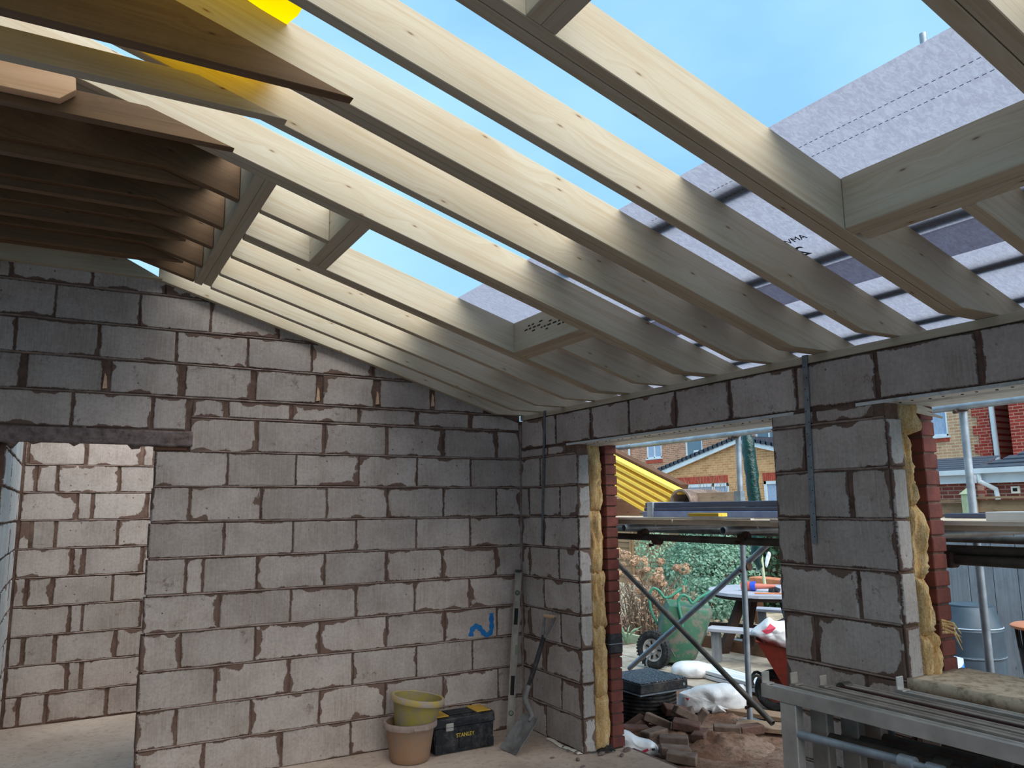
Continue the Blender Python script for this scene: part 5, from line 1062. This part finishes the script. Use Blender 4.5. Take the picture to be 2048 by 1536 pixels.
# ================================================================== garden
def leafcloud(name, mat, fn, n, size, parent, seed, flat=.5, curl=.3):
    rnd = random.Random(seed); b = B()
    for i in range(n):
        p, nrm = fn(rnd); s = size*rnd.uniform(.6, 1.3); a = rnd.uniform(0, 6.28); d = (Vector((math.cos(a), math.sin(a), rnd.uniform(-.5, .9)))*(1-flat)+nrm*flat).normalized()
        x, y = frame_of(d); w = x*math.cos(a)+y*math.sin(a); tip = p+d*s*.2+w*s; side = d.cross(w).normalized()*s*.33
        m_ = p+w*s*.5+d*s*curl*.4; v = [b.verts.new(q) for q in (p, m_+side, tip, m_-side)]; b.faces.new(v)
    return fin(b, name, mat, parent, kind='stuff')
def ell(c, r, shell=.35):
    c = Vector(c)
    def fn(rnd):
        while True:
            d = Vector((rnd.gauss(0, 1), rnd.gauss(0, 1), rnd.gauss(0, 1))); 
            if d.length > .1: break
        d.normalize(); k = 1-shell*rnd.random()**1.5; k *= 1+.22*noise.noise(d*2.3+c)
        return c+Vector((d.x*r[0]*k, d.y*r[1]*k, d.z*r[2]*k)), (d+Vector((0, 0, .5))).normalized()
    return fn
def bush(name, label, c, r, n, size, mat, seed, stems=6, cat='bush'):
    T = thing(name, (c[0], c[1], -.15), label, cat); leafcloud('foliage', M[mat], ell(c, r), n, size, T, seed)
    rnd = random.Random(seed)
    for i in range(stems):
        a = rnd.uniform(0, 6.28); b = B(); sweep(b, [(c[0], c[1], -.15), (c[0]+r[0]*.3*math.cos(a), c[1]+r[1]*.3*math.sin(a), c[2]*.6), (c[0]+r[0]*.6*math.cos(a), c[1]+r[1]*.6*math.sin(a), c[2]+r[2]*.4)], [.025, .018, .006], 6); fin(b, 'stem', M['stem'], T)
    return T
bush('laurel_bush', 'broad glossy green bush in front of the lapped fence', (6.75, 5.1, .42), (.75, .95, .78), 9000, .06, 'leaf', 5)
bush('small_shrub', 'small pale green shrub left of the glossy bush', (6.4, 6.05, .75), (.35, .45, .5), 1500, .05, 'leaf_fine', 6)
bush('low_bush', 'low green growth under the right side of the bush', (6.0, 4.3, .12), (.5, .65, .38), 2600, .06, 'leaf', 7)
bush('conifer', 'dark green conifer behind the parasol', (7.9, 4.75, .5), (.6, 1.0, .85), 4200, .09, 'leaf_dark', 8)
bush('conifer', 'dark green conifer further left behind the glossy bush', (7.65, 6.1, .55), (.5, .7, .85), 1800, .09, 'leaf_dark', 9)
# dried hydrangea
T = thing('hydrangea', (4.15, 3.5, -.15), 'dried hydrangea with brown papery flower heads at the left of the opening', 'plant')
rnd = random.Random(3); heads = [(3.98, .99), (3.9, .88), (3.80, .95), (3.72, .84), (3.95, .78), (3.62, .86), (3.55, .75), (3.85, .70), (3.68, .70), (3.40, .74), (3.45, .62), (3.30, .66), (3.20, .58), (3.60, .60), (3.12, .50), (3.98, .62), (3.35, .50), (3.03, .44), (3.5, .45), (3.75, .52), (3.10, .80), (2.95, .79), (3.45, .86)]
for i, (y, z) in enumerate(heads):
    x = 3.95+rnd.uniform(-.12, .3) if i < 20 else 4.3; c = Vector((x, y, z)); b = B(); rr = rnd.uniform(.05, .095); sq = rnd.uniform(.5, .9)
    for k in range(64):
        d = Vector((rnd.gauss(0, 1), rnd.gauss(0, 1), rnd.gauss(0, 1)+.3)).normalized(); p = c+Vector((d.x*rr, d.y*rr, d.z*rr*sq))*rnd.uniform(.6, 1.15); e, g = frame_of(d+Vector((rnd.uniform(-.6, .6), rnd.uniform(-.6, .6), 0))); s = rnd.uniform(.014, .028); t1 = rnd.uniform(0, 3)
        a_ = e*math.cos(t1)+g*math.sin(t1); c_ = d.cross(a_); b.faces.new([b.verts.new(p+q) for q in (a_*s+d*.006, c_*s, -a_*s+d*.008, -c_*s)])
    fin(b, 'flower_head', M['dry'], T); b = B(); gx, gy = 4.15+rnd.uniform(-.2, .2), 3.45+rnd.uniform(-.3, .3)
    sweep(b, [(gx, gy, -.15), ((gx+x)/2+rnd.uniform(-.05, .05), (gy+y)/2, z*.5), (x, y, z-.02)], [.007, .006, .004], 5); fin(b, 'stem', M['stem'], T)
b = B()
for i in range(230):
    x, y = rnd.uniform(3.8, 4.6), rnd.uniform(2.9, 4.2); z1 = rnd.uniform(.2, .75); sweep(b, [(x, y, -.16), (x+rnd.uniform(-.12, .12), y+rnd.uniform(-.15, .15), z1*.5), (x+rnd.uniform(-.2, .2), y+rnd.uniform(-.25, .25), z1)], [.006, .005, .003], 4)
fin(b, 'dead_stalks', M['stem'], T, kind='stuff'); leafcloud('dry_leaves', M['dry'], lambda r_: (Vector((r_.uniform(3.7, 4.7), r_.uniform(2.9, 4.2), r_.uniform(-.15, .45))), Vector((0, 0, 1))), 700, .045, T, 12)
T = thing('strappy_plant', (3.3, 3.05, -.15), 'small clump of pale strap leaves beside the barrow wheel', 'plant')
for i in range(9):
    a = i*.7; b = B(); p = [Vector((3.35, 3.05, -.15)), Vector((3.35+.08*math.cos(a), 3.05+.08*math.sin(a), .02)), Vector((3.35+.2*math.cos(a), 3.05+.2*math.sin(a), .06+.02*(i % 3)))]; sweep(b, smoothpts(p, 3), [.012, .013, .012, .011, .01, .006, .002], 4); fin(b, 'leaf', M['leaf_fine'], T)
# fence at X = 8.3, panels of waney lapped boards between posts
def lap_fence(y0, y1, label, ztop=1.68):
    T = thing('lapped_fence', (8.3, (y0+y1)/2, -.15), label, 'fence', 'lapped fence panels'); n = 13; rnd = random.Random(int(y0*100))
    for k in range(n):
        z = -.1+k*(ztop+.05)/n; hh = (ztop+.1)/n+.03; b = B(); m = 8; top = []; 
        for i in range(m+1):
            y = y0+(y1-y0)*i/m; w = .012*noise.noise((y*3, k*7.1, 1))+.006*noise.noise((y*9, k, 4)); top.append((8.26, 8.285, y, z+w, z+hh))
        A_1 = [b.verts.new((t[0], t[2], t[3])) for t in top]; A2 = [b.verts.new((t[1]+.006, t[2], t[4])) for t in top]; A3 = [b.verts.new((t[0]+.012, t[2], t[3])) for t in top]; A4 = [b.verts.new((t[1]+.02, t[2], t[4])) for t in top]
        for i in range(m): b.faces.new((A_1[i], A_1[i+1], A2[i+1], A2[i])); b.faces.new((A3[i+1], A3[i], A4[i], A4[i+1])); b.faces.new((A_1[i+1], A_1[i], A3[i], A3[i+1])); b.faces.new((A2[i], A2[i+1], A4[i+1], A4[i]))
        bmesh.ops.recalc_face_normals(b, faces=b.faces); fin(b, 'slat', M['wood_fence'], T, grain=(0, 1, 0))
    for y in (y0+.02, (y0+y1)/2, y1-.02): fin(box(8.225, 8.26, y-.02, y+.02, -.12, ztop), 'batten', M['wood_fence'], T, grain=(0, 0, 1))
    fin(box(8.215, 8.32, y0, y1, ztop, ztop+.03), 'capping', M['wood_fence'], T, grain=(0, 1, 0))
lap_fence(-.72, 1.17, 'weathered lapped fence panel at the far right of the garden', 1.70); lap_fence(-2.8, -.86, 'lapped fence panel beyond the right edge of the view', 1.70); lap_fence(1.31, 3.2, 'lapped fence panel left of the green topped post', 1.66)
lap_fence(7.3, 9.1, 'lapped fence panel behind the small shrub'); lap_fence(9.15, 10.95, 'lapped fence panel behind the dried hydrangea'); lap_fence(5.45, 7.25, 'lapped fence panel behind the conifers'); lap_fence(3.4, 5.4, 'lapped fence panel behind the parasol')
T = thing('fence_post', (8.2, 1.24, -.15), 'pale green treated fence post with a pyramid cap', 'fence post')
fin(box(8.14, 8.26, 1.18, 1.30, -.15, 1.77), 'post', M['wood_post'], T, grain=(0, 0, 1), bevel=.004); b = B(); bs = [b.verts.new(p) for p in ((8.12, 1.16, 1.77), (8.28, 1.16, 1.77), (8.28, 1.32, 1.77), (8.12, 1.32, 1.77))]; tp = b.verts.new((8.2, 1.24, 1.86)); b.faces.new(bs[::-1])
for i in range(4): b.faces.new((bs[i], bs[(i+1) % 4], tp))
fin(b, 'post_cap', M['wood_post'], T)
# brick planter and grey boarded gate at the right
T = thing('planter', (6.1, 2.95, -.15), 'terracotta coloured trough on dark legs behind the picnic table', 'planter'); fin(box(6.0, 6.25, 2.5, 3.43, .44, .565), 'trough', M['orange'], T, bevel=.01)
for y in (2.55, 3.38): fin(box(6.05, 6.2, y-.03, y+.03, -.15, .44), 'leg', M['wood_brown'], T)
T = thing('boarded_gate', (5.06, -1.1, -.15), 'tall grey weathered gate of vertical boards at the right', 'gate')
ys_ = [-.05, -.29, -.53, -.78, -1.02, -1.26, -1.50, -1.74, -1.98]
for i, (a, c) in enumerate(zip(ys_, ys_[1:])): fin(box(5.05+random.uniform(-.004, .004), 5.085, c+.004, a-.004, -.08, 1.46+random.uniform(-.01, .01)), 'board', M['wood_grey'], T, grain=(0, 0, 1), bevel=.002)
fin(box(5.09, 5.13, -1.98, -.05, .2, .3), 'rail', M['wood_grey'], T, grain=(0, 1, 0)); fin(box(5.09, 5.13, -1.98, -.05, 1.0, 1.1), 'rail', M['wood_grey'], T, grain=(0, 1, 0)); fin(box(5.035, 5.05, -1.40, -1.04, 1.02, 1.045), 'strap_hinge', M['black_plastic'], T, bevel=.003)
# water butt, tub, stool
T = thing('water_butt', (4.15, -1.03, -.15), 'blue grey ribbed water butt in front of the grey gate', 'water butt')
b = lathe(B(), [(.22, 0), (.245, .05), (.262, .30), (.262, .41), (.27, .42), (.27, .435), (.262, .44), (.262, .64), (.268, .655), (.262, .67), (.22, .82), (.20, .86), (.19, .86), (.19, .875), (.0, .88)], (4.15, -1.03, -.15), 36, True, False); fin(b, 'barrel', M['blue_butt'], T, smooth='auto')
for z in (.43, .68): b = lathe(B(), [(.262, z-.006), (.272, z), (.262, z+.006)], (4.15, -1.03, -.15), 36, False, False); fin(b, 'hoop', M['tape'], T)
b = B(); tube(b, (3.90, -1.17, -.03), (3.85, -1.19, -.03), .03, 10); fin(b, 'tap', M['black_plastic'], T)
T = thing('sealant_tub', (3.45, -1.20, -.15), 'white cylindrical tub with a blue stripe beside the brick jamb', 'tub'); b = B(); tube(b, (3.45, -1.25, -.15), (3.45, -1.25, .35), .10, 20); fin(b, 'tub_body', M['lilac'], T, smooth='auto')
b = B()
vv_ = []
for i in range(13):
    a = math.pi*(.75+.9*i/12); vv_.append((b.verts.new((3.45+.102*math.cos(a), -1.25+.102*math.sin(a), .13+.012*i)), b.verts.new((3.45+.102*math.cos(a), -1.25+.102*math.sin(a), .18+.012*i))))
for p, q in zip(vv_, vv_[1:]): b.faces.new((p[0], q[0], q[1], p[1]))
fin(b, 'stripe', M['blue_ink'], T, label='blue painted stripe')
T = thing('garden_stool', (2.6, -2.47, -.15), 'round orange topped stool with a dark woven body at the right edge', 'stool')
b = lathe(B(), [(.0, .955), (.19, .955), (.205, .962), (.205, .975), (.19, .985), (.0, .987)], (2.6, -2.47, -.15), 32, False, False); bmesh.ops.recalc_face_normals(b, faces=b.faces); fin(b, 'seat', M['orange'], T, smooth='auto')
for i in range(22):
    a = 2*math.pi*i/22; b = B(); tube(b, (2.6+.175*math.cos(a), -2.47+.175*math.sin(a), .80), (2.6+.165*math.cos(a), -2.47+.165*math.sin(a), .66), .005, 5); fin(b, 'spindle', M['rattan'], T)
b = lathe(B(), [(.165, .66), (.17, .68), (.15, .45), (.125, .25), (.12, .25), (.0, .25)], (2.6, -2.47, 0), 26, False, False); fin(b, 'woven_body', M['rattan'], T)
for a in (.6, 2.2, 3.8, 5.4): b = B(); tube(b, (2.6+.13*math.cos(a), -2.47+.13*math.sin(a), .8), (2.6+.12*math.cos(a), -2.47+.12*math.sin(a), -.15), .014, 8); fin(b, 'leg', M['rattan'], T)
b = B(); bmesh.ops.create_icosphere(b, subdivisions=2, radius=.07); fin(b, 'white_stone', M['pvc'], label='white rounded stone at the foot of the stool', cat='stone', xf=Matrix.Translation((1.5, -2.9, -.10))@Matrix.Diagonal((1.3, 1, .7, 1)), smooth=True)
fin(box(1.9, 2.0, -3.6, -2.2, -.155, .02), 'kerb', M['wood_brown'], label='dark timber kerb below the gate', cat='kerb')

# ================================================================== houses
def window(T, X_, y0, y1, z0, z1, mull=(), rail=None, glass='glass', fr=.06, inner='dark_room', sill=True):
    fin(box(X_+.09, X_+.12, y0, y1, z0, z1), 'recess', M[inner], T); w = thing('window', (X_, (y0+y1)/2, z0), None, None); w.parent = T; w.location = Vector((X_, (y0+y1)/2, z0))-wl(T)
    f_ = lambda a, b_, c, d: fin(box(X_-.02, X_+.05, a, b_, c, d), 'frame_bar', M['white_paint'], w, bevel=.005)
    f_(y0, y0+fr, z0, z1); f_(y1-fr, y1, z0, z1); f_(y0, y1, z0, z0+fr); f_(y0, y1, z1-fr, z1)
    for m_ in mull: f_(m_-fr*.5, m_+fr*.5, z0, z1)
    if rail: f_(y0, y1, rail-.025, rail+.025)
    fin(box(X_+.02, X_+.03, y0+.02, y1-.02, z0+.02, z1-.02), 'pane', M[glass], w)
    if sill: fin(box(X_-.07, X_+.02, y0-.05, y1+.05, z0-.05, z0), 'sill', M['white_paint'], w)
    return w
def wall_with(T, X_, th, y0, y1, z0, z1, holes, mat):
    ys = sorted({y0, y1}|{h[0] for h in holes}|{h[1] for h in holes}); k = 0; b = B()
    for a, c in zip(ys, ys[1:]):
        hs = sorted([h for h in holes if h[0] <= a+1e-6 and h[1] >= c-1e-6], key=lambda h: h[2]); z = z0
        for h in hs: abox(b, X_, X_+th, a, c, z, h[2]); z = h[3]
        abox(b, X_, X_+th, a, c, z, z1)
    return fin(b, 'wall', M[mat], T, origin=(X_, y0, z0))
# back house, pale brick
T = thing('house', (18.2, 18, -.15), 'pale brick house far behind with white upstairs windows', 'house')
H_ = [(19.38, 20.32, 3.62, 4.75), (17.0, 17.93, 3.52, 4.75), (13.1, 14.3, 3.75, 4.75)]
wall_with(T, 18, .25, 9.5, 26, -.15, 5.3, H_, 'tan_brick')
window(T, 18.02, *H_[0], mull=(19.85,), glass='curtain'); window(T, 18.02, *H_[1], rail=4.28); window(T, 18.02, *H_[2], mull=(13.7,))
fin(box(17.96, 18.0, 19.35, 20.36, 3.42, 3.56), 'sill_bricks', M['soldier'], T); b = B(); tube(b, (17.93, 21.42, 5.2), (17.93, 21.42, 2.0), .05, 10); fin(b, 'downpipe', M['white_paint'], T); b = B(); sweep(b, [(17.9, 23.4, 4.25), (17.9, 22.3, 4.2), (17.9, 21.9, 4.24)], .03, 6); fin(b, 'cable', M['black_plastic'], T)
vb = box(17.93, 17.97, 17.16, 17.42, 3.6, 3.78); fin(vb, 'window_box', M['white_paint'], T)
b = prism(B(), [(17.7, 5.25), (21.5, 7.3), (25.3, 5.25), (25.3, 5.15), (17.7, 5.15)], 'y', 9.2, 26.3); fin(b, 'roof', M['slate'], T)
# gabled extension
T = thing('gabled_extension', (15.2, 13, -.15), 'buff brick gabled extension with slate verge and red soldier course', 'house')
gl, ga, gr = (16.55, 2.60), (12.15, 3.62), (7.9, 2.60)
G_ = [(12.72, 15.1, 1.15, 2.36), (9.6, 11.3, 1.15, 2.36)]
wall_with(T, 15, .2, 8.0, 16.4, -.15, 2.6, G_, 'buff_brick')
b = prism(B(), [(16.4, 2.6), (12.15, 3.58), (8.0, 2.6)], 'x', 15.0, 15.2); fin(b, 'gable', M['buff_brick'], T)
window(T, 15.02, *G_[0], mull=(13.42,), fr=.11, glass='curtain'); window(T, 15.02, *G_[1], mull=(10.4,), fr=.10, glass='curtain')
for y0_, y1_ in ((12.74, 15.12), (9.6, 11.32)):
    y = y0_
    while y < y1_: fin(box(14.985, 15.01, y, y+.062, 2.37, 2.60 if y0_ > 12 else 2.60), 'soldier_brick', M['soldier'], T); y += .075
for a, c in ((gl, ga), (gr, ga)):
    sg = 1 if a[0] > c[0] else -1
    b = prism(B(), [(a[0]+.15*sg, a[1]-.11), (c[0], c[1]-.06), (c[0], c[1]+.10), (a[0]+.15*sg, a[1]+.05)], 'x', 14.86, 14.92); fin(b, 'verge_board', M['white_paint'], T)
    n = 22
    for i in range(n):
        t0, t1 = i/n, (i+1)/n+.01; p0 = (a[0]+.2*sg+(c[0]-a[0]-.2*sg)*t0, a[1]+.06+(c[1]-a[1])*t0); p1 = (a[0]+.2*sg+(c[0]-a[0]-.2*sg)*t1, a[1]+.06+(c[1]-a[1])*t1)
        b = prism(B(), [(p0[0], p0[1]+.02), (p1[0], p1[1]-.01), (p1[0], p1[1]+.10), (p0[0], p0[1]+.13)], 'x', 14.82, 17.6); fin(b, 'slate_course', M['slate'], T)
# bare shrub twigs in front of the extension window
T = thing('bare_shrub', (13.0, 11.6, -.15), 'bare twiggy shrub in front of the extension window', 'shrub'); rnd = random.Random(5)
for i in range(26):
    x, y = 13.0+rnd.uniform(-.3, .3), 11.2+rnd.uniform(-.6, .8); b = B(); sweep(b, [(x, y, -.15), (x, y+rnd.uniform(-.2, .2), 1.2), (x+rnd.uniform(-.3, .3), y+rnd.uniform(-.6, .6), rnd.uniform(2.0, 2.75))], [.02, .014, .004], 5); fin(b, 'twig', M['stem'], T)
# right hand tall house
T = thing('house', (16.4, 6, -.15), 'tall house with red brick quoins at the right', 'house')
Hr = [(6.12, 6.75, 3.32, 4.25)]
wall_with(T, 16, .25, 5.30, 7.6, -.15, 5.6, Hr, 'pink_brick'); window(T, 16.02, *Hr[0], fr=.05, glass='curtain'); fin(box(15.97, 16.0, 6.1, 6.8, 3.18, 3.28), 'sill_bricks', M['soldier'], T)
for k in range(24):
    z = -.1+k*.225; w = .42 if k % 2 else .30; fin(box(15.955, 16.2, 5.06, 5.06+w, z, z+.222), 'quoin', M['red_wall'], T)
fin(box(16.1, 18.4, 5.02, 5.26, -.15, 5.6), 'return_wall', M['red_wall'], T); fin(box(17.4, 17.6, 3.0, 5.1, -.15, 5.6), 'recessed_wall', M['dark_wall'], T); fin(box(15.6, 17.5, 2.2, 4.42, -.15, 5.6), 'bay_wall', M['red_wall'], T)
b = B(); tube(b, (15.9, 4.96, 3.95), (15.9, 4.93, 2.3), .06, 10); fin(b, 'downpipe', M['white_paint'], T); b = prism(B(), [(4.98, 3.92), (4.62, 4.15), (4.62, 4.22), (4.98, 4.0)], 'x', 15.85, 15.95); fin(b, 'swan_neck', M['white_paint'], T)
b = prism(B(), [(15.7, 5.6), (18.6, 7.2), (21.5, 5.6)], 'y', 2.0, 7.65); fin(b, 'roof', M['slate'], T)
# low dark roofed building in front of it
T = thing('garage', (12.2, 1, -.15), 'low red brick outbuilding with dark tiled hipped roof and white gutter', 'outbuilding')
fin(box(11.15, 11.35, -3, 2.62, -.15, 2.15), 'wall', M['red_low'], T)
n = 14
for i in range(n):
    x0, z0_ = 11.0+i*.20, 2.27+i*.078; yl = 2.72-i*.155
    b = prism(B(), [(x0, z0_-.035), (x0+.24, z0_+.045), (x0+.24, z0_+.065), (x0, z0_)], 'y', -3.0, yl); fin(b, 'tile_course', M['slate'], T)
fin(prism(B(), [(10.9, 2.16), (11.0, 2.16), (11.0, 2.25), (10.9, 2.25)], 'y', -3.0, 2.70), 'gutter', M['white_paint'], T); fin(box(11.02, 11.14, -3.0, 2.68, 1.99, 2.16), 'fascia', M['white_paint'], T)
b = sweep(B(), [(10.95, 2.62, 2.16), (10.95, 2.60, 2.02), (11.1, 2.42, 1.88), (11.1, 2.40, 1.70)], .045, 8); fin(b, 'downpipe', M['white_paint'], T)
T2 = T; fin(box(11.12, 11.16, 2.04, 2.18, 1.80, 1.92), 'vent_frame', M['plank_edge'], T2); fin(box(11.11, 11.13, 2.075, 2.145, 1.835, 1.89), 'vent_grille', M['hole'], T2)
T = thing('garage', (12.2, 4.5, -.15), 'low outbuilding with dark tiled roof left of the upright standard', 'outbuilding')
fin(box(11.3, 11.5, 2.85, 6.0, -.15, 2.12), 'wall', M['red_low'], T)
for i in range(6):
    x0, z0_ = 11.15+i*.22, 2.25+i*.05; b = prism(B(), [(x0, z0_-.03), (x0+.26, z0_+.03), (x0+.26, z0_+.05), (x0, z0_)], 'y', 2.84+i*.04, 6.2); fin(b, 'tile_course', M['slate'], T)
fin(box(11.05, 11.15, 2.83, 6.2, 2.15, 2.24), 'gutter', M['white_paint'], T); fin(box(11.17, 11.29, 2.85, 6.2, 2.0, 2.15), 'fascia', M['white_paint'], T)
